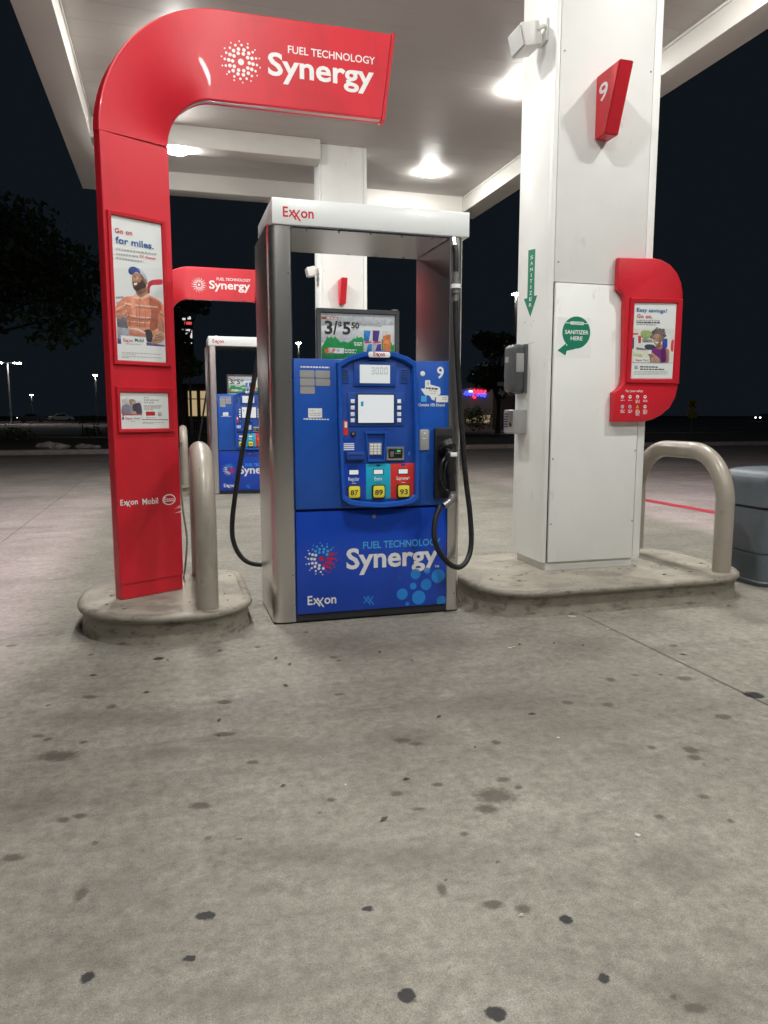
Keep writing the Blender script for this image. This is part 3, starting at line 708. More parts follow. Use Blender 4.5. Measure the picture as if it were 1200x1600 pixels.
HP = Plane((0, FY-.012, 0), (1, 0, 0), (0, -1, 0))
a = HP.px(442, 338); b = HP.px(490.5, 341); oil_logo(HP, a[0], a[1], b[0]-a[0], 'ink_red', disp, .001)
bm = bmesh.new(); tube(bm, [Vector((.72+.022*math.cos(t*.3142), FY+.2, 2.46+.018*math.sin(t*.3142))) for t in range(21)], .004, 8, False); from_bm('lifting_eye', bm, 'grey_metal', disp)
# cabinet
boxo('cabinet', 'blue_dark', disp, .692, 1.646, FY+.022, DB-.022, .012, 1.56)
boxo('kick_plate', 'kick', disp, .6925, 1.6455, FY+.004, FY+.021, .0125, .053)
DP.slab('lower_panel', quad(.6935, 1.6445, .056, .678), 'blue_low', disp, -.02, .004, .003)
DP.slab('upper_door', quad(.692, 1.6465, .694, 1.571), 'blue', disp, -.02, .012, .006)
DP.slab('back_door', quad(.692, 1.6465, .056, 1.571), 'blue', disp, -(DB-FY)+.0, -(DB-FY)+.02, .003)
N0 = .0125
# centre bezel
bt = spl_top = [DP.px(x, y) for x, y in ((524, 568), (540, 558.5), (562, 551.5), (588, 549), (612, 551.5), (632, 558.5), (645, 567))]
bb = [DP.px(x, y) for x, y in ((649, 668), (649.5, 740), (649, 777), (640, 784.5), (620, 789), (592, 791.5), (562, 790), (541, 786.5), (531, 779), (529, 740), (526, 668))]
bez = bt+bb
DP.slab('bezel', bez, 'blue_dark', disp, N0, .04, .008, 3)
mid = DP.px(588, 672)
def shrink(p, fx, fy): return [(mid[0]+(u-mid[0])*fx, mid[1]+(v-mid[1])*fy) for u, v in p]
DP.ring('bezel_rim', bez, shrink(bez, .90, .935), 'blue', disp, .0395, .068)
NB = .0402
def dslab(name, m, x0, y0, x1, y1, n1=.006, n0=None, bev=.0015, parent=None):
    a = DP.px(x0, y1); b = DP.px(x1, y0); n0 = NB if n0 is None else n0
    return DP.slab(name, quad(a[0], b[0], a[1], b[1]), m, parent or disp, n0, n0+n1, bev)
def drr(name, m, x0, y0, x1, y1, r, n1=.006, n0=None, bev=.001, parent=None):
    a = DP.px(x0, y1); b = DP.px(x1, y0); n0 = NB if n0 is None else n0
    return DP.slab(name, rrect(a[0], a[1], b[0], b[1], r), m, parent or disp, n0, n0+n1, bev)
# header plate on the arch
a = DP.px(571, 559.5); b = DP.px(604.5, 551.5); DP.slab('name_plate', rrect(a[0], a[1], b[0], b[1], .012), 'sticker', disp, .066, .071, .001)
oil_logo(DP, DP.px(578.5, 558.3)[0], DP.px(578.5, 558.3)[1]+.004, .07, 'ink_red', disp, .0722)
for x0 in (530, 622):
    g_ = dslab('speaker_grille', 'blue', x0, 577, x0+13, 599, .004)
    for k in range(7): dslab('slot', 'dark_gap', x0+1.5, 579+k*2.7, x0+11.5, 580.2+k*2.7, .0006, NB+.0041, 0, g_)
dslab('display_housing', 'blue_dark', 550, 567.5, 615, 603.5, .010, bev=.004)
dslab('price_display', 'lcd', 559, 571.5, 605.5, 599, .003, NB+.0102, .001)
SEG = {'3': 'abcdg', '0': 'abcdef'}
def seg_digit(ch, x, y, w_, h_, n):
    s_ = 1.0; q = {'a': (x, y, x+w_, y+s_), 'g': (x, y+h_/2-.5, x+w_, y+h_/2+.5), 'd': (x, y+h_-s_, x+w_, y+h_), 'f': (x, y, x+s_*.8, y+h_/2), 'b': (x+w_-s_*.8, y, x+w_, y+h_/2), 'e': (x, y+h_/2, x+s_*.8, y+h_), 'c': (x+w_-s_*.8, y+h_/2, x+w_, y+h_)}
    return [D((a_, b_), (c_, b_), (c_, d_), (a_, d_)) for a_, b_, c_, d_ in (q[k] for k in SEG[ch])]
P_ = []
for k, ch in enumerate('3000'): P_ += seg_digit(ch, 576.5+k*6.8, 575.2, 4.6, 10.2, 0)
DP.flat('digits', P_, 'ink_grey', disp, NB+.0145)
dslab('screen_surround', 'blue_dark', 541, 613.5, 628, 665.5, .006, bev=.003)
dslab('screen_rim', 'black', 554.5, 615.5, 613.5, 662, .004, NB+.0061, .001)
dslab('screen', 'screen', 556.5, 617.5, 611.5, 660.5, .001, NB+.0102, 0)
DP.flat('screen_icon', [D((560.5, 627.5), (564.5, 627.5), (564.5, 635), (560.5, 635))], 'cyan', disp, NB+.0118)
for x in (545, 617):
    for yy in (624, 634, 644, 653.5): dslab('soft_key', 'sticker', x, yy, x+6, yy+6.2, .004, NB+.0061, .001)
dslab('red_seal', 'red_panel', 534.5, 657, 541, 680, .0008, bev=0)
DP.flat('seal_print', [D((536, 659), (540, 659), (540, 668), (536, 668))], 'sticker', disp, NB+.0012)
def disc(name, m, x, y, rp, n1, n0=None):
    c_ = DP.px(x, y); r_ = abs(DP.px(x+rp, y)[0]-c_[0]); n0 = NB if n0 is None else n0
    return DP.slab(name, ell(*c_, r_, n=18), m, disp, n0, n0+n1, .0008)
disc('lock', 'black', 549, 677.5, 4.2, .01); disc('lock_core', 'grey_metal', 549, 677.5, 2, .002, NB+.0101)
dslab('instruction_label', 'blue_low', 533, 686, 552, 704.5, .0008, bev=0)
for k in range(4): dslab('label_line', 'sticker', 534.5, 692+k*3, 551, 694+k*3, .0005, NB+.0009, 0)
dslab('receipt_slot', 'blue_dark', 537.5, 705.5, 565, 718, .028, bev=.006)
dslab('receipt_mouth', 'dark_gap', 540, 709.5, 562, 711.2, .0008, NB+.0282, 0)
# keypad recess
kb = DP.pts([(567, 674.5), (601, 674.5), (598, 720.5), (572, 720.5)])
DP.ring('keypad_surround', kb, shrink_k if False else [( (u*.80+DP.px(584, 698)[0]*.20), (v*.86+DP.px(584, 698)[1]*.14)) for u, v in kb], 'blue', disp, NB, NB+.016)
kp = dslab('keypad', 'grey_plate', 573.5, 691.5, 593, 710.5, .008, bev=.002)
for r_ in range(4):
    for c_ in range(3): dslab('key', 'sticker', 575+c_*5.8, 693+r_*4.3, 579.4+c_*5.8, 696.3+r_*4.3, .003, NB+.0081, .0006, kp)
cr = dslab('card_reader', 'silver', 600, 697.5, 627.5, 718.5, .014, bev=.003)
dslab('reader_face', 'black', 603, 700.5, 624.5, 715.5, .002, NB+.0141, .0005, cr)
dslab('reader_guide', 'grey_metal', 605.5, 705, 611, 713, .003, NB+.0162, .0005, cr); dslab('reader_light', 'led', 616, 702.5, 621.5, 705.5, .001, NB+.0162, 0, cr)
dslab('reader_guide', 'grey_metal', 613, 707, 622, 708.6, .003, NB+.0162, .0005, cr)
for k, r_ in enumerate((1.6, 3.0, 4.4)):
    c_ = DP.px(633, 708); f = abs(DP.px(634, 708)[0]-c_[0]); pts_ = [(c_[0]+f*r_*math.cos(R(a_)), c_[1]+f*r_*math.sin(R(a_))) for a_ in range(-45, 50, 10)]
    DP.flat('contactless_mark', [pts_+[(c_[0]+(u-c_[0])*(1-.18), c_[1]+(v-c_[1])*(1-.18)) for u, v in pts_[::-1]]], 'lightblue', disp, NB+.0006)
# grade panels
for nm, m, x0, x1, yo, word, num in (('Regular', 'blue_low', 531.5, 569, .6, 'Regular', '87'), ('Extra', 'cyan', 569.2, 607, 0, 'Extra', '89'), ('Supreme', 'red_panel', 607.2, 646, -.8, 'Supreme+', '93')):
    g_ = dslab('grade_panel', m, x0, 723.5+yo, x1, 779+yo, .003, bev=.0006)
    n = NB+.0031; xc = (x0+x1)/2
    g_['label'] = '%s octane %s grade panel' % ({'blue_low': 'dark blue', 'cyan': 'cyan', 'red_panel': 'red'}[m], num)
    c_ = DP.px(xc, 724.8+yo); f = abs(DP.px(xc+1, 730)[0]-DP.px(xc, 730)[0])
    DP.flat('grade_arrow', [[(c_[0]+f*3.6*math.cos(R(a_)), c_[1]+f*3.6*math.sin(R(a_))) for a_ in range(180, 361, 15)]], 'blue_dark', g_, n+.0003)
    dslab('price_window', 'black', xc-8.2, 732+yo, xc+8, 741+yo, .001, n, 0, g_); dslab('price_window', 'lcd', xc-7, 733+yo, xc+6.8, 740+yo, .001, n+.0011, 0, g_)
    lw = {'Regular': 17, 'Extra': 11.5, 'Supreme+': 21}[word]
    DP.tpx('lettering', word, (xc-lw/2, 749.5+yo), (xc+lw/2, 749.5+yo), 5.4, 'sticker', g_, n+.0004, .01)
    dslab('label_line', 'ink_dark' if m == 'cyan' else 'sticker', xc-3, 753+yo, xc+3.4, 754+yo, .0003, n, 0, g_)
    btn = drr('grade_button', 'black', xc-10.2, 756+yo, xc+10.2, 778.6+yo, .014, .010, n, .002, g_)
    drr('button_face', 'yellow', xc-8.6, 757.5+yo, xc+8.8, 776+yo, .012, .004, n+.0101, .001, g_)
    DP.tpx('lettering', num, (xc-5.9, 771.4+yo), (xc+6.1, 771.4+yo), 7.4, 'ink_dark', g_, n+.0146, .022)
# left side of the door
lines(DP, 'small_print', [(469, 572.2, 514, 573.4, 2.2)], 'sticker', disp, N0+.0004)
for x0, y0 in ((468, 578.8), (492.2, 579.2), (468.3, 591.4), (492.5, 591.8), (468.6, 604)):
    s_ = drr('step_sticker', 'grey_plate', x0, y0, x0+22.6, y0+11.4, .006, .0012, N0, 0)
    DP.flat('sticker_mark', [ell(*DP.px(x0+4, y0+3.5), .006, n=10), D((x0+8, y0+5), (x0+19, y0+5), (x0+19, y0+6.2), (x0+8, y0+6.2))], 'ink_grey', s_, N0+.0017)
boxp = drr('notice_sticker', 'sticker', 481, 638, 502.5, 652.6, .003, .0012, N0, 0)
lines(DP, 'small_print', [(483, 640.5, 491, 640.8, 1.4), (483, 645, 501, 645.3, 1.1), (483, 648, 501, 648.3, 1.1)], 'ink_grey', disp, N0+.0017)
lines(DP, 'small_print', [(473.5, 653.6, 513.5, 654.4, 2.0)], 'sticker', disp, N0+.0004)
# right side of the door
DP.tpx('lettering', '9', (681.6, 591), (692.2, 591), 17.2, 'sticker', disp, N0+.0005, .02)
disc('seal_disc', 'sticker', 659.3, 584, 3.8, .0012, N0)
tx = [(663.2, 594.2), (671, 594.2), (671.2, 601), (677, 602.6), (684, 604.5), (686.4, 606), (687.2, 613), (686.4, 616.5), (681, 618.5), (678.4, 622), (678, 626), (673.5, 624.5), (671, 619.5), (667.6, 617.2), (665, 618.5), (661.4, 615.8), (656.2, 607.4), (663, 607)]
DP.slab('state_map_sticker', D(*tx), 'sticker', disp, N0, N0+.001)
lines(DP, 'small_print', [(664.5, 605.2, 683, 606.6, 2.6)], 'ink_dark', disp, N0+.0015)
lines(DP, 'small_print', [(669, 610, 682, 611, 1.0), (672, 614, 680, 614.5, 1.0)], 'ink_grey', disp, N0+.0015)
DP.flat('map_mark', [D((666.5, 597), (669, 597), (668.2, 602), (667.2, 602))], 'ink_grey', disp, N0+.0015)
drr('blue_sticker', 'lightblue', 656.8, 618.6, 665.4, 628, .003, .0012, N0, 0)
drr('label_sticker', 'sticker', 680, 618.2, 699, 628.6, .003, .0014, N0+.0002, 0)
lines(DP, 'small_print', [(690, 620.6, 697.5, 620.9, 1.0), (690, 623.6, 697.5, 623.9, 1.0)], 'ink_grey', disp, N0+.0022)
DP.tpx('lettering', 'Contains 10% Ethanol', (652.6, 634.6), (693.6, 635.2), 4.6, 'sticker', disp, N0+.0005, .014)
drr('lift_plate', 'grey_plate', 653.8, 671, 669.4, 703.4, .010, .006, N0, .002)
disc('plate_button', 'sticker', 662, 677.5, 1.5, .002, N0+.0061)
lines(DP, 'small_print', [(659, 684.5, 665.5, 684.6, 1.0)], 'sticker', disp, N0+.0066)
# lower panel print
NL = .0048
flower(DP, *DP.px(502, 873), .104, None, disp, NL, ('ink_red', 'lightblue', 'white_print'))
DP.tpx('lettering', 'FUEL TECHNOLOGY', (567, 855.6), (688, 852.8), 10.6, 'lightblue', disp, NL, .016)
DP.tpx('lettering', 'Synergy', (541, 886), (684, 882.5), 30, 'white_print', disp, NL, .026)
DP.tpx('lettering', 'TM', (678.5, 886.5), (685.5, 886.5), 3.6, 'white_print', disp, NL, .01)
a = DP.px(480.5, 945); b = DP.px(525.5, 943); oil_logo(DP, a[0], a[1], b[0]-a[0], 'white_print', disp, NL)
c_ = DP.px(568, 942); h = .05
for k, q in enumerate((((.0, .8), (.85, -.25)), ((.4, .8), (1.3, -.3)), ((0, -.05), (.72, .85)), ((.62, -.05), (1.2, .8)))):
    DP.flat('cross_emblem', [[(c_[0]+x*h, c_[1]+y_*h) for x, y_ in stroke(q[0], q[1], .17)]], 'bubble', disp, NL+.0002*k)
for zx, zy, r_ in ((883,333,23), (935,318,14), (983,343,31), (930,380,25), (872,387,15), (897,438,31), (823,423,25), (997,452,22), (846,466,9), (812, 350, 13)):
    c_ = DP.px(340+zx*.35, 780+zy*.35); f = abs(DP.px(601, 900)[0]-DP.px(600, 900)[0])
    pl_ = [(min(u, 1.643), max(v, .058)) for u, v in ell(*c_, f*r_*.35, n=24)]
    DP.flat('bubble_print', [pl_], 'bubble' if zx != 812 else 'blue_dark', disp, NL)
disc('panel_lock', 'grey_metal', 584, 806.5, 3.0, .003, .0042)
# nozzle boot, nozzle, hose
NX = 1.606
boot = boxo('nozzle_boot', 'black', disp, 1.548, 1.664, FY-.045, FY-.0121, .735, 1.172, .008)
boxo('boot_recess', 'black', boot, 1.559, 1.655, FY-.047, FY-.0452, .775, 1.125)
nz = tubeo('nozzle', 'black', disp, crom([(1.585, FY-.03, 1.07), (1.60, FY-.075, 1.055), (1.618, FY-.10, 1.02), (1.625, FY-.105, .96), (1.63, FY-.105, .88), (1.638, FY-.10, .79)], 6), [.020]*6+[.024]*6+[.034]*6+[.03]*6+[.024]*7, 14)
tubeo('splash_guard', 'rubber', disp, [(1.602, FY-.07, 1.075), (1.606, FY-.078, 1.070), (1.612, FY-.095, 1.045), (1.614, FY-.10, 1.04)], [.03, .058, .054, .028], 18)
tubeo('nozzle_guard', 'black', disp, crom([(1.60, FY-.10, 1.0), (1.568, FY-.115, .96), (1.562, FY-.115, .87), (1.59, FY-.11, .80), (1.635, FY-.10, .785)], 6), .010, 8)
tubeo('nozzle_lever', 'black', disp, crom([(1.605, FY-.115, .99), (1.585, FY-.125, .93), (1.578, FY-.125, .87), (1.59, FY-.12, .83)], 5), .007, 8)
boxo('nozzle_label', 'sticker', disp, 1.612, 1.655, FY-.143, FY-.139, 1.0, 1.025, .001)
tubeo('swivel', 'grey_metal', disp, crom([(1.638, FY-.10, .80), (1.642, FY-.10, .765), (1.635, FY-.105, .735), (1.600, FY-.11, .708), (1.584, FY-.11, .700)], 5), [.021]*6+[.024]*5+[.021]*10, 12)
hp = [onY(x, y_, yy) for x, y_, yy in ((688, 790, 4.2), (680, 812, 4.18), (678.5, 838, 4.16), (686, 862, 4.15), (702, 881, 4.15), (718, 886, 4.17), (731, 873, 4.2), (736.5, 846, 4.23), (734, 800, 4.24), (727, 740, 4.25), (719.5, 640, 4.26), (713.5, 540, 4.27), (712, 468, 4.275))]
tubeo('hose', 'rubber', disp, crom(hp, 8), .0165, 14)
pz = hp[-1]
tubeo('breakaway', 'grey_metal', disp, [pz+Vector((0, 0, d)) for d in (-.01, .035, .036, .06, .061, .10, .101, .13, .131, .16)], [.017, .017, .024, .024, .029, .029, .022, .022, .018, .018], 14)
tubeo('breakaway_band', 'sticker', disp, [pz+Vector((0, 0, d)) for d in (.064, .088)], .0296, 16)
tubeo('whip_hose', 'rubber', disp, [pz+Vector((0, 0, .158)), Vector((pz.x-.002, pz.y, 2.21)), Vector((pz.x-.004, pz.y+.01, 2.25))], .0165, 12)
tubeo('hose_fitting', 'silver', disp, [(pz.x-.004, pz.y+.02, 2.245), (pz.x-.004, pz.y+.045, 2.306)], .0175, 12)
hl = [onY(x, y_, yy) for x, y_, yy in ((412, 470, 5.02), (405, 545, 5.03), (394, 610, 5.03), (383, 680, 5.03), (371, 750, 5.03), (363, 815, 5.02), (366, 850, 5.0), (381, 874, 4.98), (404, 882, 4.98), (425, 876, 5.0), (440, 850, 5.02))]
ht = hl[0]; hl = [Vector((.60, 5.0, 2.30)), Vector((.585, 5.01, 2.1))]+hl
tubeo('hose', 'rubber', disp, crom(hl, 7), .0165, 12)
# promotional topper between the posts
TY = 4.43
TP = Plane((0, TY, 0), (1, 0, 0), (0, -1, 0))
a = TP.px(495.5, 566); b = TP.px(623.5, 486)
top = thing('promo_topper', ((a[0]+b[0])/2, TY+.03, 1.5605), 'framed drink price sign standing on the nearer dispenser', 'sign', 'drink price signs')
TP.slab('back_panel', quad(a[0]+.004, b[0]-.004, 1.561, b[1]-.004), 'black', top, -.05, -.006)
fi = .028
TP.ring('frame', quad(a[0], b[0], 1.561, b[1]), quad(a[0]+fi, b[0]-fi, 1.561+.01, b[1]-fi), 'grey_dark', top, -.006, .010)
boxo('clip', 'silver', top, b[0]-.045, b[0]-.012, TY-.01, TY+.02, b[1]-.0005, b[1]+.008)
zt = lambda *P_: TP.pts([(490+x/8.571, 470+y/8.571) for x, y in P_])
ztp = lambda x, y: (490+x/8.571, 470+y/8.571)
ta, tb, tc, td = a[0]+fi, b[0]-fi, 1.572, b[1]-fi
def can_(x0, x1, c1, c2): return [((.62, .62, .64), zt((x0, 392), (x1, 396), (x1, 690), (x0, 680))), (c1, zt((x0+4, 398), (x1-25, 400), (x1-48, 545), (x0+4, 540))), (c1, zt((x1-60, 585), (x1-6, 575), (x1-6, 688), (x1-85, 684))), ((.62, .05, .12), zt((x0+12, 552), (x0+40, 538), (x1-45, 545), (x1-14, 540), (x1-10, 560), (x1-50, 566), (x0+14, 570)))]
gr = [(92, 770), (92, 620), (120, 600), (150, 545), (176, 500), (176, 470), (205, 495), (250, 480), (258, 510), (290, 470), (300, 490), (340, 520), (365, 560), (390, 540), (420, 545), (455, 560), (490, 548), (540, 500), (570, 505), (580, 470), (600, 495), (640, 480), (660, 500), (690, 500), (1000, 520), (1045, 560), (1060, 600), (1085, 580), (1092, 770)]
ad = [((.50, .53, .56), zt((80, 165), (1095, 190), (1095, 330), (80, 330))), ((.62, .65, .67), zt((80, 400), (1095, 400), (1095, 560), (80, 560))),
      ((.015, .30, .075), zt(*gr)), ((.012, .22, .055), zt((92, 690), (1092, 700), (1092, 780), (92, 780))), ((.42, .10, .03), zt((82, 208), (326, 218), (326, 246), (84, 244)))]
ad += can_(670, 790, (.03, .24, .58), 0)+can_(790, 912, (.09, .045, .26), 0)
ad += [((.62, .60, .60), zt((928, 400), (1034, 404), (1034, 696), (928, 692))), ((.72, .22, .06), zt((930, 480), (975, 455), (1034, 450), (1034, 690), (930, 690))), ((.80, .34, .14), zt((950, 540), (1010, 530), (1012, 575), (950, 580)))]
ad += [((.74, .76, .75), zt((205, 626), (410, 634), (405, 706), (198, 698))), ((.70, .12, .04), spl(zt((150, 640), (180, 655), (195, 628), (205, 660), (200, 700), (165, 700), (150, 675)), 3)), ((.45, .47, .47), zt((310, 640), (350, 642), (350, 680), (310, 678)))]
ad = [(c, clipu(p, ta+.001, tb-.001, tc, td-.001)) for c, p in ad]
poster(TP, 'poster', quad(ta, tb, tc, td), top , -.0025, ad, 'grey and green poster with three drink cans')
NT = -.0010
TP.tpx('lettering', '3', ztp(150, 440), ztp(254, 440), 168/8.571, 'ink_dark', top, NT, .028)
TP.flat('lettering', [zt((296, 268), (322, 268), (284, 455), (262, 455))], 'ink_dark', top, NT)
TP.tpx('lettering', '$', ztp(330, 362), ztp(378, 362), 82/8.571, 'ink_dark', top, NT, .035)
TP.tpx('lettering', '5', ztp(390, 446), ztp(494, 446), 160/8.571, 'ink_dark', top, NT, .028)
TP.tpx('lettering', '50', ztp(506, 366), ztp(612, 368), 74/8.571, 'ink_dark', top, NT, .035)
TP.tpx('lettering', 'Red Bull', ztp(630, 334), ztp(806, 340), 44/8.571, 'ink_grey', top, NT, .0)
lines(TP, 'small_print', [(*ztp(822, 325), *ztp(915, 330), 1.8), (*ztp(515, 382), *ztp(600, 386), .9)], 'ink_grey', top, NT)
lines(TP, 'small_print', [(*ztp(175, 222), *ztp(312, 228), 1.6), (*ztp(540, 552), *ztp(650, 556), 2.2), (*ztp(548, 580), *ztp(650, 584), 2.2), (*ztp(418, 645), *ztp(580, 655), 1.4), (*ztp(418, 664), *ztp(540, 668), 1.2), (*ztp(418, 684), *ztp(565, 690), 1.6)], 'white_print', top, NT)
TP.tpx('lettering', 'UP', ztp(214, 694), ztp(294, 696), 54/8.571, 'ink_red', top, NT, .02)

# ================================================================== bollards
def bollard(x, y0, y1, base, ztop, label):
    t = thing('hoop_bollard', (x, (y0+y1)/2, base), label, 'bollard', 'taupe steel hoop bollards')
    r = .35; pts_ = [Vector((x, y0, base+.001)), Vector((x, y0, (ztop-r)*.6)), Vector((x, y0, ztop-r))]
    for k in range(1, 13):
        a = R(180-90*k/12); pts_.append(Vector((x, y0+r+r*math.cos(a), ztop-r+r*math.sin(a))))
    for k in range(0, 13):
        a = R(90-90*k/12); pts_.append(Vector((x, y1-r+r*math.cos(a), ztop-r+r*math.sin(a))))
    pts_ += [Vector((x, y1, (ztop-r)*.6)), Vector((x, y1, base+.001))]
    tubeo('hoop', 'taupe', t, pts_, .061, 24)
    for yy in (y0, y1): tubeo('base_collar', 'island', t, [(x, yy, base), (x, yy, base+.006)], [.078, .066], 20)
    return t
bol1 = bollard(.165, 4.165, 5.11, .1687, 1.025, 'taupe hoop bollard beside the nearer red arch')
bol2 = bollard(3.625, 4.18, 5.17, .1687, .995, 'taupe hoop bollard between the nearer white column and the trash can')
tubeo('power_cable', 'cable', arch, crom([onY(283, 690, 4.79), onY(281, 730, 4.8), onY(285, 790, 4.8), onY(292, 840, 4.8), onY(290, 880, 4.8), onZ(287, 903, .172)], 6), .006, 8)

# ================================================================== column
CYF = 4.535
col1 = thing('canopy_column', (2.83, 4.79, .1687), 'nearer white column carrying the canopy, with sanitizer stickers', 'column', 'white canopy columns')
boxo('plinth', 'column', col1, 2.475, 3.17, 4.560, 5.0, .1688, .228, .004)
boxo('core', 'column', col1, 2.462, 3.215, 4.565, 5.03, .2285, 5.4985, .006)
boxo('corner_strip', 'column', col1, 2.442, 2.472, 4.545, 4.585, .2285, 5.498, .003)
boxo('corner_strip', 'column', col1, 3.165, 3.222, 4.545, 4.60, .2285, 5.498, .003)
boxo('front_panel', 'column', col1, 2.485, 3.155, 4.537, 4.5645, .232, 2.118, .003)
boxo('front_panel', 'column', col1, 2.475, 3.160, 4.541, 4.5645, 2.124, 5.498, .003)
boxo('side_panel', 'column', col1, 2.447, 2.4615, 4.592, 5.028, .2285, 5.498, .003)
boxo('seam', 'dark_gap', col1, 2.473, 2.4845, 4.556, 4.5648, .2295, 2.118)
for x, z in ((2.50, 3.55), (3.14, 3.5), (2.50, 2.25), (3.14, 2.25), (3.145, 1.0), (3.145, 1.9), (2.50, .5), (2.50, .95), (3.145, .5)):
    bm = bmesh.new(); bmesh.ops.create_uvsphere(bm, u_segments=8, v_segments=5, radius=.006); bmesh.ops.translate(bm, verts=bm.verts, vec=(x, 4.5375 if z < 2.1 else 4.541, z)); from_bm('screw', bm, 'grey_metal', col1)
CP = Plane((0, 4.537, 0), (1, 0, 0), (0, -1, 0))
LP = Plane((2.447, 0, 0), (0, -1, 0), (-1, 0, 0))
# green round sticker on the front
zs = lambda x, y: (780+x/2.857, 360+y/2.857)
st = CP.slab('sanitizer_sticker', CP.pts([zs(258, 386), zs(411, 390), zs(408, 568), zs(256, 562)]), 'sticker', col1, 0, .0008)
cc = CP.px(*zs(344, 456)); rr_ = abs(CP.px(*zs(406, 456))[0]-cc[0])
tail = CP.pts([zs(390, 500), zs(360, 520), zs(335, 530), zs(300, 538), zs(296, 558), zs(260, 536), zs(298, 504), zs(299, 516), zs(312, 506), zs(295, 490)])
CP.flat('speech_mark', [ell(*cc, rr_, n=32)], 'green', col1, .0013); CP.flat('speech_mark', [tail], 'green', col1, .0015)
CP.flat('name_band', [CP.pts([zs(318, 406), zs(376, 409), zs(376, 423), zs(318, 420)])], 'sticker', col1, .0018)
CP.flat('name_band', [CP.pts([zs(296, 411), zs(400, 415), zs(400, 418), zs(296, 414)])], 'sticker', col1, .00165)
CP.tpx('lettering', '7 ELEVEN', zs(322, 418), zs(372, 421), 9/2.857, 'green', col1, .0021, .01)
CP.tpx('lettering', 'SANITIZER', zs(293, 461), zs(398, 465), 17/2.857, 'sticker', col1, .0021, .02)
CP.tpx('lettering', 'HERE', zs(318, 489), zs(371, 492), 17/2.857, 'sticker', col1, .0021, .02)
# arrow on the side
ar = LP.pts([zs(131, 82), zs(162, 76), zs(156, 292), zs(170, 290), zs(139, 386), zs(111, 306), zs(126, 303)])
LP.flat('arrow_sticker', [ar], 'green', col1, .0008)
LP.flat('name_band', [LP.pts([zs(131, 80), zs(162, 73), zs(162, 82), zs(131, 89)])], 'sticker', col1, .0012)
for k, ch in enumerate('SANITIZER'):
    y_ = 128+k*26.5; x_ = 146-k*.8; wd = {'I': 1.6}.get(ch, 6)
    LP.tpx('lettering', ch, zs(x_-wd, y_+2), zs(x_+wd, y_-1), 16/2.857, 'sticker', col1, .0012, .01)
lines(LP, 'tape_mark', [(*zs(112, 510), *zs(158, 498), .9), (*zs(113, 410), *zs(118, 409), 1.2), (*zs(152, 402), *zs(156, 401), 1.2)], 'ink_grey', col1, .001)
# sanitizer dispenser and call box
def rounded_body(name, x0, x1, y0, y1, z0, z1, bev, m, parent): return boxo(name, m, parent, x0, x1, y0, y1, z0, z1, bev, 4)
sd = thing('soap_dispenser', (2.39, 4.93, 1.41), 'dark grey sanitizer dispenser on the side of the nearer column', 'dispenser')
rounded_body('cover', 2.335, 2.44, 4.845, 5.01, 1.405, 1.745, .035, 'grey_dark', sd)
boxo('back_plate', 'grey_dark', sd, 2.425, 2.4465, 4.84, 5.015, 1.40, 1.745, .004)
boxo('cover_ridge', 'grey_plate', sd, 2.36, 2.42, 4.8425, 4.8455, 1.55, 1.68, .001)
boxo('window', 'grey_plate', sd, 2.3335, 2.3355, 4.92, 4.97, 1.62, 1.66)
boxo('spout', 'black', sd, 2.35, 2.38, 4.91, 4.945, 1.39, 1.41)
cb = thing('call_box', (2.40, 4.9, 1.12), 'silver intercom call box with slotted speaker on the nearer column', 'intercom')
boxo('case', 'grey_plate', cb, 2.345, 2.4465, 4.835, 4.995, 1.115, 1.285, .006)
boxo('speaker_face', 'silver', cb, 2.341, 2.3455, 4.84, 4.99, 1.125, 1.28, .002)
for k in range(6): boxo('slot', 'black', cb, 2.3395, 2.3415, 4.925-.004*abs(k-2.5)+.0, 4.98-.004*(k > 3), 1.16+k*.018, 1.168+k*.018)
bm = bmesh.new(); tube(bm, [(2.336, 4.875, 1.18), (2.341, 4.875, 1.18)], .016, 14); from_bm('call_button', bm, 'black', cb)
# number blade
nb = thing('number_blade', (2.80, 4.45, 3.07), 'red wedge number nine blade on the nearer column', 'sign', 'red number blades on the columns')
tf, bf = onX(969, 91, 2.735), onX(945, 209, 2.735)
bx0 = 2.735; bx1 = 2.735+(onY(991, 93, tf.y).x-onY(969, 91, tf.y).x)
def blade(parent, x0, x1):
    bm = bmesh.new(); zt_, zb_ = tf.z, bf.z
    A = [(4.5405, zt_-.0), (tf.y, zt_+.0), (bf.y, zb_), (4.5405, zb_)]
    a = [bm.verts.new((x0, y_, z_)) for y_, z_ in A]; b = [bm.verts.new((x1, y_, z_)) for y_, z_ in A]
    bm.faces.new(a); bm.faces.new(b[::-1])
    for k in range(4): bm.faces.new((a[k], b[k], b[(k+1) % 4], a[(k+1) % 4]))
    bmesh.ops.bevel(bm, geom=list(bm.edges), offset=.006, segments=2, affect='EDGES')
    return from_bm('blade', bm, 'red', parent)
blade(nb, bx0, bx1)
NPx = Plane((bx0, 0, 0), (0, -1, 0), (-1, 0, 0))
NPx.tpx('lettering', '9', (935.6, 158.5), (949.5, 153.5), 25.5, 'white_print', nb, .001, .012)
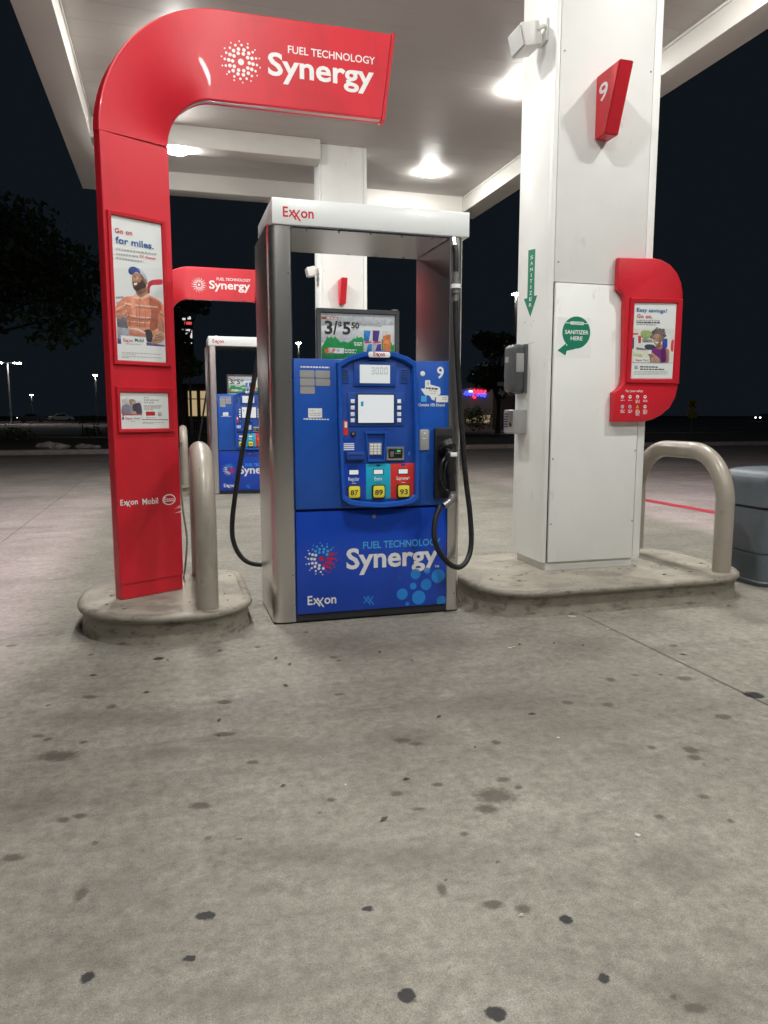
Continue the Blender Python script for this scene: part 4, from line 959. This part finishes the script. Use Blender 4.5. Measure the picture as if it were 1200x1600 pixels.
# floodlight head on the column side
fl = thing('column_floodlight', (2.4, 4.9, 3.75), 'unlit white floodlight head on the side of the nearer column', 'lamp', 'white floodlights on the columns')
fc = onX(822, 62, 2.33)
bm = bmesh.new(); box(bm, -.07, .06, -.10, .10, -.072, .072, .010)
bmesh.ops.rotate(bm, verts=bm.verts, cent=(0, 0, 0), matrix=Matrix.Rotation(R(-14), 3, 'Y')); bmesh.ops.translate(bm, verts=bm.verts, vec=fc); from_bm('head', bm, 'housing', fl)
bm = bmesh.new(); box(bm, -.077, -.0702, -.088, .088, -.06, .06)
bmesh.ops.rotate(bm, verts=bm.verts, cent=(0, 0, 0), matrix=Matrix.Rotation(R(-14), 3, 'Y')); bmesh.ops.translate(bm, verts=bm.verts, vec=fc); from_bm('glass', bm, 'grey_plate', fl)
tubeo('arm', 'housing', fl, [fc+Vector((.03, -.098, .02)), fc+Vector((.08, -.098, .05)), Vector((2.447, fc.y-.06, fc.z+.05))], .012, 8)
boxo('mount', 'housing', fl, 2.425, 2.4468, fc.y-.09, fc.y+.03, fc.z-.03, fc.z+.11, .006)
# D-shaped poster holder
EY = 4.49
EP = Plane((0, EY, 0), (1, 0, 0), (0, -1, 0))
zb = lambda x, y: (780+x/2.857, 360+y/2.857)
es = thing('poster_holder', (3.2, 4.51, 1.2), 'red curved poster holder with safety icons on the nearer column', 'sign')
ol = [(536, 121), (690, 124), (728, 133), (764, 154), (794, 190), (812, 232), (819, 280), (817, 400), (808, 560), (796, 700), (786, 745), (762, 790), (722, 826), (680, 846), (640, 854), (508, 856), (511, 724), (536, 706), (550, 684), (556, 640), (562, 310), (554, 280), (530, 262)]
EP.slab('holder', EP.pts([zb(*p) for p in ol]), 'red', es, -.044, .004, .008, 3)
def zbq(*P_): return EP.pts([zb(*p) for p in P_])
EP.ring('poster_frame', zbq((563, 680), (797, 684), (815, 308), (582, 301)), zbq((585, 662), (770, 664), (790, 328), (603, 325)), 'red_trim', es, .003, .017)
zw = lambda *P_: EP.pts([(980+x/8, 460+y/8) for x, y in P_])
zwp = lambda x, y: (980+x/8, 460+y/8)
wq = zw((34, 1056), (562, 1056), (610, 115), (78, 112))
SKW, PU = (.36, .19, .12), (.17, .03, .20)
wom = [
 ((.66, .69, .66), zw((66, 430), (598, 430), (575, 850), (48, 850))),
 ((.30, .40, .15), spl(zw((165, 470), (220, 450), (300, 470), (310, 520), (240, 560), (175, 540)), 4)),
 ((.66, .10, .10), zw((66, 485), (135, 480), (135, 505), (66, 508))), ((.50, .05, .06), zw((130, 520), (170, 520), (165, 610), (135, 610))), ((.05, .06, .25), zw((60, 540), (82, 540), (78, 680), (56, 680))),
 ((.24, .24, .24), zw((180, 560), (300, 560), (320, 600), (190, 600))), ((.05, .055, .09), spl(zw((210, 650), (250, 625), (330, 635), (350, 680), (250, 695)), 4)), ((.22, .20, .20), zw((110, 660), (230, 680), (230, 700), (110, 690))),
 ((.03, .07, .40), spl(zw((435, 590), (460, 555), (498, 565), (495, 660), (440, 670)), 3)), ((.74, .05, .07), spl(zw((545, 590), (580, 570), (578, 700), (540, 705)), 3)), ((.72, .72, .70), zw((500, 500), (545, 505), (530, 700), (495, 700))),
 ((.68, .70, .60), zw((55, 695), (240, 705), (280, 850), (48, 850))), ((.55, .62, .42), zw((70, 720), (180, 730), (180, 780), (66, 770))),
 ((.16, .13, .13), spl(zw((300, 510), (310, 460), (360, 430), (420, 435), (465, 480), (460, 540), (425, 590), (330, 570), (305, 545)), 5)),
 *[((.10+.05*(k % 3), .08+.045*(k % 3), .08+.045*(k % 3)), zw(*ell(383+82*math.cos(k*.42)+8*math.sin(k*5), 515+82*math.sin(k*.42)+6*math.cos(k*7), 17+5*math.sin(k*3), n=9))) for k in range(7, 16)],
 (SKW, spl(zw((465, 690), (515, 690), (520, 760), (512, 850), (462, 850)), 3)),
 (SKW, spl(zw((355, 640), (420, 620), (435, 680), (400, 700), (360, 690)), 3)),
 (PU, spl(zw((300, 690), (350, 670), (400, 690), (470, 665), (470, 850), (285, 850)), 3)),
 ((.40, .24, .17), spl(zw((320, 520), (350, 495), (400, 505), (425, 560), (410, 620), (375, 645), (340, 625), (322, 575)), 5)),
 ((.26, .13, .085), spl(zw((395, 520), (424, 560), (410, 620), (378, 645), (392, 600)), 4)), ((.58, .40, .31), spl(zw((332, 565), (352, 570), (350, 592), (334, 588)), 3)), ((.24, .12, .08), spl(zw((360, 645), (410, 632), (420, 655), (375, 668)), 3)), ((.10, .015, .12), spl(zw((420, 690), (470, 668), (470, 848), (430, 848)), 3)),
 (BE, zw((335, 552), (352, 550), (352, 555), (335, 557))), (BE, zw((370, 553), (390, 555), (390, 560), (370, 558))),
 ((.80, .78, .76), spl(zw((345, 595), (385, 598), (375, 612), (352, 610)), 3)),
 ((.48, .30, .23), spl(zw((255, 735), (300, 725), (345, 760), (395, 800), (400, 850), (280, 850), (285, 800)), 4)),
 ((.76, .76, .76), zw((265, 690), (300, 700), (290, 760), (255, 755))), (SKW, spl(zw((250, 750), (300, 745), (330, 775), (290, 785)), 3)),
 ((.26, .14, .10), zw((262, 762), (318, 768), (318, 772), (262, 767))), ((.26, .14, .10), zw((275, 778), (330, 786), (330, 790), (275, 783))),
 ((.74, .78, .77), zw((82, 800), (272, 800), (272, 856), (80, 856))), ((.30, .30, .30), zw((46, 850), (574, 854), (574, 860), (46, 856))),
 ((.74, .78, .77), zw((44, 861), (572, 864), (564, 1050), (36, 1050))), ((.42, .42, .42), zw((85, 888), (130, 888), (128, 936), (83, 936))),
]
wom = [(c, [(min(max(u, wq[0][0]+.004), wq[2][0]-.006), v) for u, v in p]) for c, p in wom]
poster(EP, 'poster', wq, es, .0045, wom, 'white poster of a woman in a purple top holding a phone')
NE = .0069
EP.tpx('lettering', 'Easy savings?', zwp(112, 222), zwp(492, 224), 45/8, 'ink_blue', es, NE, .014)
EP.tpx('lettering', 'Go on.', zwp(114, 296), zwp(304, 298), 46/8, 'ink_red', es, NE, .014)
lines(EP, 'small_print', [(*zwp(108, 318), *zwp(400, 322), 1.3), (*zwp(108, 368), *zwp(360, 374), 1.3), (*zwp(80, 962), *zwp(500, 962), .9), (*zwp(80, 978), *zwp(500, 978), .9), (*zwp(80, 994), *zwp(490, 994), .9)], 'ink_grey', es, NE)
lines(EP, 'small_print', [(*zwp(108, 342), *zwp(410, 347), 1.7), (*zwp(152, 898), *zwp(375, 902), 1.8), (*zwp(152, 928), *zwp(455, 932), 1.8)], 'ink_dark', es, NE)
EP.tpx('lettering', 'Mobil', zwp(190, 832), zwp(258, 832), 2.6, 'ink_dark', es, NE)
a = EP.px(*zwp(98, 832)); b = EP.px(*zwp(175, 832)); oil_logo(EP, a[0], a[1], b[0]-a[0], 'ink_red', es, NE)
EP.tpx('lettering', 'For your safety', zb(563, 720), zb(640, 723), 10/2.857, 'white_print', es, .0046, .012)
for r_ in range(2):
    for k in range(4):
        c_ = EP.px(*zb(549+k*33.5-r_*.5, 743+r_*44)); f = .0118
        EP.flat('safety_icon', [ell(*c_, f, n=16)] if (r_, k) != (1, 2) else [[(c_[0]-f, c_[1]-f*.8), (c_[0]+f, c_[1]-f*.8), (c_[0], c_[1]+f)]], 'white_print' if (r_, k) != (1, 2) else 'yellow', es, .0046)
        EP.flat('icon_mark', [ell(*c_, f*.72, n=14)] if r_ == 1 and k < 2 else [stroke((c_[0]-f*.45, c_[1]+f*.3*(k % 2*2-1)), (c_[0]+f*.45, c_[1]-f*.1), f*.5)], 'ink_blue' if r_ == 1 and k < 2 else 'ink_dark', es, .005)
        if r_ == 1 and k < 2: EP.flat('icon_mark', [stroke((c_[0], c_[1]-f*.4), (c_[0], c_[1]+f*.4), f*.35)], 'white_print', es, .0054)
        x, y_ = zb(540+k*33.5, 757+r_*44)
        lines(EP, 'small_print', [(x, y_+j*1.9, x+6.5, y_+j*1.9, .9) for j in range((1, 1, 3, 2)[k]+r_*2)], 'white_print', es, .0046)

# ================================================================== trash can
tc_ = thing('trash_can', (4.375, 4.55, 0), 'grey plastic trash can with domed hood and black bag', 'trash can')
bm = bmesh.new()
def lring(z, hw, hd, r): return [(4.375+x, 4.545+y_*.9, z) for x, y_, _, _ in outline(-hw, hw, -hd, hd, (r, r, r, r), 5)]
def lathe(rows, name, m, bev=None):
    bm = bmesh.new(); rg = [[bm.verts.new(p) for p in lring(*r_)] for r_ in rows]; k = len(rg[0])
    for a, b in zip(rg[:-1], rg[1:]):
        for i in range(k): bm.faces.new((a[i], a[(i+1) % k], b[(i+1) % k], b[i]))
    bm.faces.new(rg[0][::-1]); bm.faces.new(rg[-1]); return from_bm(name, bm, m, tc_, angle=40)
lathe([(.0, .285, .285, .085), (.03, .295, .295, .085), (.04, .285, .285, .085), (.235, .287, .287, .085), (.238, .279, .279, .085), (.246, .279, .279, .085), (.25, .289, .289, .085), (.565, .292, .292, .085)], 'body', 'bin')
lathe([(.566, .284, .284, .085), (.585, .284, .284, .085)], 'bag', 'bag')
lathe([(.586, .298, .298, .085), (.74, .294, .294, .085), (.79, .288, .288, .055), (.825, .268, .268, .06), (.848, .225, .225, .08), (.858, .16, .16, .08), (.862, .08, .08, .06)], 'hood', 'bin')
for k, (x, l) in enumerate(((4.40, .05), (4.46, .07))):
    yy = 4.280
    bm = bmesh.new(); nv = []
    for j in range(5):
        t = j/4; wd = .045*(1-t*.7)+.008
        for s_ in (-1, 1):
            nv.append(bm.verts.new((x-.004*(k < 0)+(0 if k < 0 else s_*wd), yy-.006*math.sin(t*5)+(s_*wd if k < 0 else 0), .585-l*t+.008*s_)))
    for j in range(4): bm.faces.new((nv[2*j], nv[2*j+1], nv[2*j+3], nv[2*j+2]))
    r_ = bmesh.ops.solidify(bm, geom=list(bm.faces), thickness=.003); from_bm('bag_flap', bm, 'bag', tc_)

# ================================================================== second row (far island)
OFF = Vector((.02, 7.6, 0))
d2 = copy_tree(disp, OFF); d2['label'] = 'farther blue fuel dispenser with white header, seen past the red arch'
t2 = copy_tree(top, OFF); t2['label'] = 'framed drink price sign on the farther dispenser'
a2 = copy_tree(arch, OFF+Vector((.02, .0, -.04))); a2['label'] = 'farther red arch sign, only its banner showing past the near arch'
a2.location.z = .17
c2 = copy_tree(col1, OFF+Vector((-.05, 0, 0))); c2['label'] = 'farther white canopy column rising behind the dispensers'
for ch in list(c2.children):
    if ch.name.split('.')[0] in ('sanitizer_sticker', 'speech_mark', 'name_band', 'arrow_sticker', 'lettering', 'tape_mark'):
        bpy.data.objects.remove(ch)
n2 = thing('number_blade', (2.77, 4.45+7.6, 3.07), 'red wedge blade on the farther column', 'sign', 'red number blades on the columns')
for ch in nb.children:
    if ch.name.startswith('blade'):
        c_ = ch.copy(); col.objects.link(c_); c_.parent = n2; c_.location = (0, 0, -.0)
f2 = copy_tree(fl, OFF+Vector((-.05, 0, -.12))); f2['label'] = 'small white floodlight head on the side of the farther column'
i1 = copy_tree(isl1, OFF); i1['label'] = 'rounded concrete island under the farther red arch'
i2 = copy_tree(isl2, OFF); i2['label'] = 'long concrete island under the farther white column'
b1 = copy_tree(bol1, OFF); b1['label'] = 'taupe hoop bollard beside the farther red arch'
b2 = copy_tree(bol2, OFF); b2['label'] = 'taupe hoop bollard at the end of the farther column island'

# ================================================================== background
def ground_at(px, Y_): p = onY(px, 648, Y_); return Vector((p.x, Y_, 0))
def lamp_post(px, py, Y_, label, heads=1, hw=.35, base=-.03):
    g = ground_at(px, Y_); h = onY(px, py, Y_).z
    t = thing('lot_lamp', (g.x, Y_, base), label, 'street lamp', 'lamps beyond the forecourt')
    tubeo('pole', 'pole', t, [(g.x, Y_, base), (g.x, Y_, h)], [.12, .07], 10)
    for s_ in ((-1, 1) if heads == 2 else (0,)):
        x = g.x+s_*.75*hw/.35
        if s_: tubeo('arm', 'pole', t, [(g.x, Y_, h), (x, Y_, h+.08)], .04, 8)
        boxo('head', 'pole', t, x-hw, x+hw, Y_-.3, Y_+.3, h+.02, h+.16, .02)
        boxo('lens', 'lot_lamp', t, x-hw*.85, x+hw*.85, Y_-.28, Y_+.28, h-.05, h+.019)
lamp_post(17, 567, 110, 'tall lot lamp with two bright heads far beyond the red arch', 2, .55)
lamp_post(152, 586, 95, 'single lot lamp half hidden by the edge of the red arch', 1, .25)
lamp_post(51, 617, 150, 'tiny faint lot lamp far beyond the red arch', 1, .2)
lamp_post(468, 536, 85, 'single lot lamp seen through the open frame of the dispenser', 1, .3)
lamp_post(802, 459, 50, 'bright street lamp beside the near column edge', 1, .24)

def leaves(name, parent, clumps, n, size, m='leaf', seed=1):
    rnd = np.random.RandomState(seed); vs_, fs = [], []; o0 = org(parent)
    for (c, r) in clumps:
        k = max(int(n*r[0]*r[2]), 20); d = rnd.normal(size=(k, 3)); d /= np.linalg.norm(d, axis=1)[:, None]
        p = np.array(c)+d*(rnd.rand(k, 1)**.4)*np.array(r)
        for q in p:
            a = rnd.normal(size=3); a /= np.linalg.norm(a); b = np.cross(a, rnd.normal(size=3)); b /= np.linalg.norm(b); s = size*rnd.uniform(.6, 1.3); i = len(vs_)
            q = q-np.array(o0); vs_ += [q-a*s, q+b*s*.45, q+a*s, q-b*s*.45]; fs.append((i, i+1, i+2, i+3))
    me = bpy.data.meshes.new(name); me.from_pydata([tuple(v) for v in vs_], [], fs); return link(name, me, m, parent)
def tree(x, y, h, cr, label, seed, n=150, group='trees beyond the forecourt', name='tree'):
    rnd = random.Random(seed); t = thing(name, (x, y, -.03), label, 'tree', group)
    th = h*.42; bm = bmesh.new(); tube(bm, [(x, y, -.03), (x+.1, y, th*.5), (x-.05, y, th), (x, y, h*.8)], [h*.03, h*.023, h*.018, h*.006], 10)
    cl = []
    for k in range(11):
        a = rnd.uniform(0, 6.28); rr = cr*rnd.uniform(.25, .85); z = th+(h-th)*rnd.uniform(.1, .95); rr *= 1.1-.5*abs((z-th)/(h-th)-.4)
        c = (x+rr*math.cos(a), y+rr*math.sin(a), z); s = cr*rnd.uniform(.28, .5); cl.append((c, (s, s, s*.75)))
        tube(bm, [(x, y, th*rnd.uniform(.7, 1.1)), (x+rr*.4*math.cos(a), y+rr*.4*math.sin(a), (th+z)/2), c], [h*.012, h*.008, h*.003], 6)
    from_bm('trunk', bm, 'bark', t); leaves('crown', t, cl, n, .2, seed=seed); return t
g = ground_at(-55, 34); tree(g.x, 34, 9.5, 5.2, 'large dark tree left of the red arch, against the night sky', 3, 170)
g = ground_at(-60, 38); tree(g.x, 38, 12, 5, 'tall dark tree at the picture edge beyond the parking verge', 5, 130)
g = ground_at(778, 46); tree(g.x, 46, 6.6, 2.1, 'tree lit by the street lamp behind the near column', 8, 420)
g = ground_at(283, 36); tree(g.x, 36, 6.6, 1.4, 'slim tree in front of the lit price sign, beside the red arch', 11, 420)
def lollipop(px, Y_, h, label, seed):
    g = ground_at(px, Y_); t = thing('small_tree', (g.x, Y_, -.02), label, 'tree', 'small clipped trees by the far lot')
    tubeo('trunk', 'bark', t, [(g.x, Y_, -.02), (g.x, Y_, h*.7)], [.04, .03], 8)
    leaves('crown', t, [((g.x, Y_, h*.78), (h*.27, h*.27, h*.2)), ((g.x, Y_, h*.92), (h*.16, h*.16, h*.1))], 1500, .06, seed=seed)
lollipop(128, 44, 1.22, 'small round clipped tree on a thin stem, away from the red arch', 21)
lollipop(146, 44.5, 1.25, 'small round clipped tree next to the red arch edge', 22)
def bush(px, Y_, rx, h, label, seed):
    g = ground_at(px, Y_); t = thing('shrub', (g.x, Y_, .05), label, 'shrub', 'dark shrubs on the verge'); rnd = random.Random(seed)
    leaves('foliage', t, [((g.x+rnd.uniform(-.7, .7)*rx, Y_+rnd.uniform(-.5, .5), h*rnd.uniform(.3, .6)), (rx*.45, .6, h*.45)) for _ in range(6)], 260, .1, seed=seed)
    tubeo('stem', 'bark', t, [(g.x, Y_, .0), (g.x, Y_, h*.5)], .03, 6)
bush(8, 37, 1.3, .95, 'wide dark shrub on the verge below the two-headed lot lamp', 31)
bush(148, 43.5, .7, .6, 'low shrub at the foot of the small clipped tree', 32)
def rock(px, Y_, s, label, seed):
    rnd = random.Random(seed); g = ground_at(px, Y_); bm = bmesh.new(); bmesh.ops.create_icosphere(bm, subdivisions=2, radius=s)
    for v in bm.verts: v.co = Vector((v.co.x*1.5, v.co.y, v.co.z*.62))*rnd.uniform(.78, 1.15)
    bmesh.ops.translate(bm, verts=bm.verts, vec=(g.x, Y_, .14+s*.3)); tag(from_bm('rock', bm, 'rock', None, loc=(g.x, Y_, .14)), label, 'rock', 'pale rocks along the verge kerb')
for k, (px, Y_, s) in enumerate(((74, 26.5, .26), (92, 26.4, .2), (64, 26.6, .14), (125, 26.8, .16), (135, 26.7, .14), (148, 26.4, .12), (90, 26.2, .09))):
    rock(px, Y_, s, ('largest pale rock lying behind the kerb beyond the forecourt', 'second largest pale rock, right beside the largest one')[k] if k < 2 else 'small pale rock lying behind the kerb beyond the forecourt', 40+k)
# shop with neon sign between dispenser and column
def building(name, x0, x1, Y_, dep, h, m, label, cat='building'):
    t = thing(name, ((x0+x1)/2, Y_+dep/2, -.03), label, cat)
    boxo('wall', m, t, x0, x1, Y_, Y_+dep, -.03, h); boxo('roof', 'roof_far', t, x0-.15, x1+.15, Y_-.15, Y_+dep, h+.001, h+.25, .02); return t
YB2 = 57
xa, xb = onY(690, 640, YB2).x, onY(770, 640, YB2).x
bA = building('shop', xa, xb, YB2, 9, onY(740, 606, YB2).z, 'wall_far', 'tan shop with red and blue neon sign beyond the dispenser hoses')
xc = onY(900, 640, YB2).x
bB = building('brick_building', xb+.02, xc, YB2+1.5, 8, onY(780, 608, YB2).z, 'wall_dark', 'dark brick building beside the neon shop, behind the column')
NP_ = Plane((0, YB2-.12, 0), (1, 0, 0), (0, -1, 0))
def neon(name, pts_px, m, r=.055):
    p = [NP_.w(*NP_.px(*q)) for q in pts_px]; tubeo(name, m, bA, crom(p, 4), r, 6)
neon('neon_tube', [(740, 615), (741, 609.5), (744, 615), (747, 610), (749, 615), (752, 610.5), (755, 614.5), (759, 610.5)], 'neon_red', .09)
neon('neon_tube', [(725.5, 617), (728, 612), (731, 614), (729, 618)], 'neon_blue', .07); neon('neon_tube', [(734, 618), (737, 613.5), (740, 618)], 'neon_blue', .07)
neon('neon_tube', [(746, 619), (749, 615), (752, 619), (755, 615), (757, 620), (759, 614)], 'neon_blue', .08); neon('neon_tube', [(739, 619), (741.5, 622), (743, 619)], 'neon_red', .07)
neon('neon_tube', [(733, 611.5), (738, 611.5)], 'neon_white', .09)
DPx = Plane((0, YB2-.03, 0), (1, 0, 0), (0, -1, 0))
for q in ((738, 650.5, 748, 660), (750, 649, 766, 661), (729, 655, 736, 661)):
    a = DPx.px(q[0], q[3]); b = DPx.px(q[2], q[1]); DPx.slab('glow_panel', quad(a[0], b[0], a[1], b[1]), 'light_pool', bA, -.02, .02)  # glowing panels in place of the yellow light pooled at the wall foot
bush(738, 54, 2.0, 1.9, 'round dark shrub in front of the neon shop', 33)
# route marker sign
def road_sign(px, Y_, label, parts):
    g = ground_at(px, Y_); t = thing('road_sign', (g.x, Y_, 0), label, 'road sign'); z1 = max(onY(p[1][0], p[1][1], Y_).z for p in parts)
    tubeo('post', 'pole', t, [(g.x, Y_+.04, -.03), (g.x, Y_+.04, z1-.05)], .035, 8)
    pl = Plane((0, Y_, 0), (1, 0, 0), (0, -1, 0)); return t, pl
t, pl = road_sign(783, 38, 'black route sign with white state outline in front of the brick building', [(0, (783, 598))])
for nm, q, m, n in (('plate', (777, 597, 788.5, 603), 'sign_white', .0), ('plate', (775.5, 604, 790.5, 623), 'sign_black', .0)):
    a = pl.px(q[0], q[3]); b = pl.px(q[2], q[1]); pl.slab(nm, quad(a[0], b[0], a[1], b[1]), m, t, n-.01, n+.01)
tp = [((x-671.5)*.36+783, (y_-610)*.42+613.5) for x, y_ in tx]; pl.flat('state_outline', [pl.pts(tp)], 'sign_white', t, .014)
t, pl = road_sign(1082, 42, 'round yellow crossing sign with plate below, past the hoop bollard', [(0, (1082, 625))])
c_ = pl.px(1082, 632); pl.slab('plate', ell(*c_, .33, n=24), 'sign_yellow', t, -.01, .01)
for s_ in (-1, 1): pl.flat('cross_mark', [stroke((c_[0]-.2, c_[1]-s_*.2), (c_[0]+.2, c_[1]+s_*.2), .06)], 'sign_black', t, .014+.001*s_)
a = pl.px(1074.5, 653); b = pl.px(1089.5, 643); pl.slab('plate', quad(a[0], b[0], a[1], b[1]), 'sign_yellow', t, -.01, .01)
# lit building, railing and price sign behind the red arch
YC = 47
xa, xb = onY(255, 640, YC).x, onY(335, 640, YC).x
bC = building('house', xa, xb, YC, 7, onY(300, 606, YC).z, 'wall_dark', 'dark building with warm lit windows between red arch and farther dispenser')
WP = Plane((0, YC-.02, 0), (1, 0, 0), (0, -1, 0))
for q in ((295, 611, 307, 650), (314, 611, 322, 650)):
    a = WP.px(q[0], q[3]); b = WP.px(q[2], q[1]); w_ = WP.slab('window', quad(a[0], b[0], a[1], b[1]), 'window_lit', bC, -.02, .02)
    WP.slab('mullion', quad(a[0], b[0], a[1]+1.0, a[1]+1.06), 'wall_dark', w_, .021, .04)
ra = thing('railing', (onY(300, 655, 40).x, 40, 0), 'low metal railing in front of the lit windows', 'railing')
x0, x1 = onY(287, 655, 40).x, onY(326, 655, 40).x
for z in (.35, .95): tubeo('rail', 'pole', ra, [(x0, 40, z), (x1, 40, z)], .03, 6)
for k in range(12): xk = x0+(x1-x0)*k/11; tubeo('baluster', 'pole', ra, [(xk, 40, .0), (xk, 40, .95)], .02, 6)
YS = 44
ps = thing('price_sign', (onY(290, 600, YS).x, YS, -.03), 'dark pole sign with a small lit white panel above the railing', 'sign')
SPn = Plane((0, YS, 0), (1, 0, 0), (0, -1, 0))
a = SPn.px(274, 562); b = SPn.px(301, 492); SPn.slab('cabinet', quad(a[0], b[0], a[1], b[1]), 'sign_black', ps, -.3, 0)
for xx in (278, 297): xk = SPn.px(xx, 600)[0]; boxo('post', 'pole', ps, xk-.07, xk+.07, YS+.1, YS+.25, -.03, a[1])
for q, m in (((285, 514.5, 300, 528), 'sign_lit'), ((277, 519, 284.5, 528), 'sign_lit'), ((288, 503, 299.5, 507), 'sign_lit_red'), ((284, 535.2, 300, 536.6), 'sign_lit'), ((285, 497, 290, 500), 'sign_lit'), ((293, 494.5, 298, 499), 'sign_lit')):
    a = SPn.px(q[0], q[3]); b = SPn.px(q[2], q[1]); SPn.slab('lit_panel', quad(a[0], b[0], a[1], b[1]), m, ps, .001, .02)
lines(SPn, 'panel_mark', [(286.5, 517, 298, 517, 2.2), (287, 522, 298, 522, 2.0), (278, 521, 284, 521, 2.5)], 'sign_black', ps, .022)
# distant cars
def car(px, Y_, label, m, lights=True, flip=1):
    g = ground_at(px, Y_); t = thing('car', (g.x, Y_, -.02), label, 'car', 'cars in the far lot'); X = g.x
    side = [(-2.2, .35), (-2.2, .8), (-1.9, .95), (-1.2, 1.0), (-.7, 1.45), (.7, 1.48), (1.3, 1.0), (2.0, .9), (2.25, .7), (2.25, .35)]
    def ex(name, P_, y0, y1, mm):
        bm = bmesh.new(); a = [bm.verts.new((X+flip*x, y0, z-.02)) for x, z in P_]; b = [bm.verts.new((X+flip*x, y1, z-.02)) for x, z in P_]
        bm.faces.new(a); bm.faces.new(b[::-1])
        for k in range(len(P_)): bm.faces.new((a[k], b[k], b[(k+1) % len(P_)], a[(k+1) % len(P_)]))
        bmesh.ops.bevel(bm, geom=list(bm.edges), offset=.04, segments=1, affect='EDGES'); return from_bm(name, bm, mm, t)
    ex('body', side, Y_-.85, Y_+.85, m); ex('window', [(-1.0, 1.0), (-.62, 1.38), (.62, 1.4), (1.08, 1.0)], Y_-.87, Y_-.84, 'carglass')
    for xw in (-1.35, 1.4):
        for yy in (-.86, .66): tubeo('wheel', 'rubber', t, [(X+flip*xw, Y_+yy, .30), (X+flip*xw, Y_+yy+.2, .30)], .32, 16)
    if lights:
        for yy in (-.6, .6): boxo('headlight', 'headlight', t, X+flip*2.2-.06, X+flip*2.2+.06, Y_+yy-.16, Y_+yy+.16, .6, .78)
car(96, 150, 'white car parked in the far lot beyond the red arch', 'carpaint', False)
car(50, 140, 'dark car with lit headlights in the far lot', 'carpaint2', True, -1)
car(1199, 120, 'dark car with bright headlights on the road behind the trash can', 'carpaint2', True, -1)

# ================================================================== small things on the ground
def scatter_leaves():
    rnd = random.Random(5); vs_, fs = [], []
    for k in range(60):
        if k < 14: x, y_, z = rnd.uniform(-.4, .36), rnd.uniform(4.22, 5.1), .1705
        elif k < 34: x, y_, z = rnd.uniform(2.0, 3.7), rnd.uniform(4.2, 4.52), .1705
        else: x, y_, z = rnd.uniform(-1.2, 3.6), rnd.uniform(2.0, 4.02), .002
        if -.3 < x < .25 and 4.4 < y_ < 4.9: continue
        s = rnd.uniform(.006, .016); a = rnd.uniform(0, 6.28); i = len(vs_); c, d = math.cos(a), math.sin(a)
        for u, v, h in ((-1.6, 0, .001), (0, .6, .006), (1.6, 0, .001), (0, -.6, .004)): vs_.append((x+s*(u*c-v*d), y_+s*(u*d+v*c), z+h*.7))
        fs.append((i, i+1, i+2, i+3))
    me = bpy.data.meshes.new('leaf_litter'); me.from_pydata(vs_, [], fs); tag(link('leaf_litter', me, 'litter'), 'small dry leaf bits scattered on islands and concrete', 'leaf litter', kind='stuff')
scatter_leaves()
def scrap(px, py, s, label, seed):
    rnd = random.Random(seed); p = onZ(px, py, .0); bm = bmesh.new()
    for k in range(6): a = k/6*6.28; bm.verts.new((p.x+s*rnd.uniform(.6, 1.2)*math.cos(a), p.y+s*rnd.uniform(.5, 1)*math.sin(a), .002+rnd.uniform(0, .005)))
    bm.verts.ensure_lookup_table(); bm.faces.new(bm.verts); bmesh.ops.solidify(bm, geom=list(bm.faces), thickness=.001)
    tag(from_bm('paper_scrap', bm, 'paper', None, loc=(p.x, p.y, 0), smooth=False), label, 'litter', 'white scraps on the concrete')
for k, (x, y_, s) in enumerate(((997, 1306, .010), (872, 1154, .008), (814, 1432, .006), (949, 984, .012), (540, 1228, .005))):
    scrap(x, y_, s, 'tiny white paper scrap lying on the open concrete', 60+k)
scrap(893, 964, .03, 'larger white paper scrap against the column island kerb', 70)
def butt(px, py, ang):
    p = onZ(px, py); d = Vector((math.cos(ang), math.sin(ang), 0)); t = thing('cigarette_butt', (p.x, p.y, 0), 'white cigarette butt with tan filter on the concrete before the column island', 'litter')
    q = Vector((p.x, p.y, .0045)); tubeo('paper', 'paper', t, [q-d*.022, q], .004, 8); tubeo('filter', 'filter', t, [q, q+d*.024], .0041, 8)
butt(799, 1013, .3)
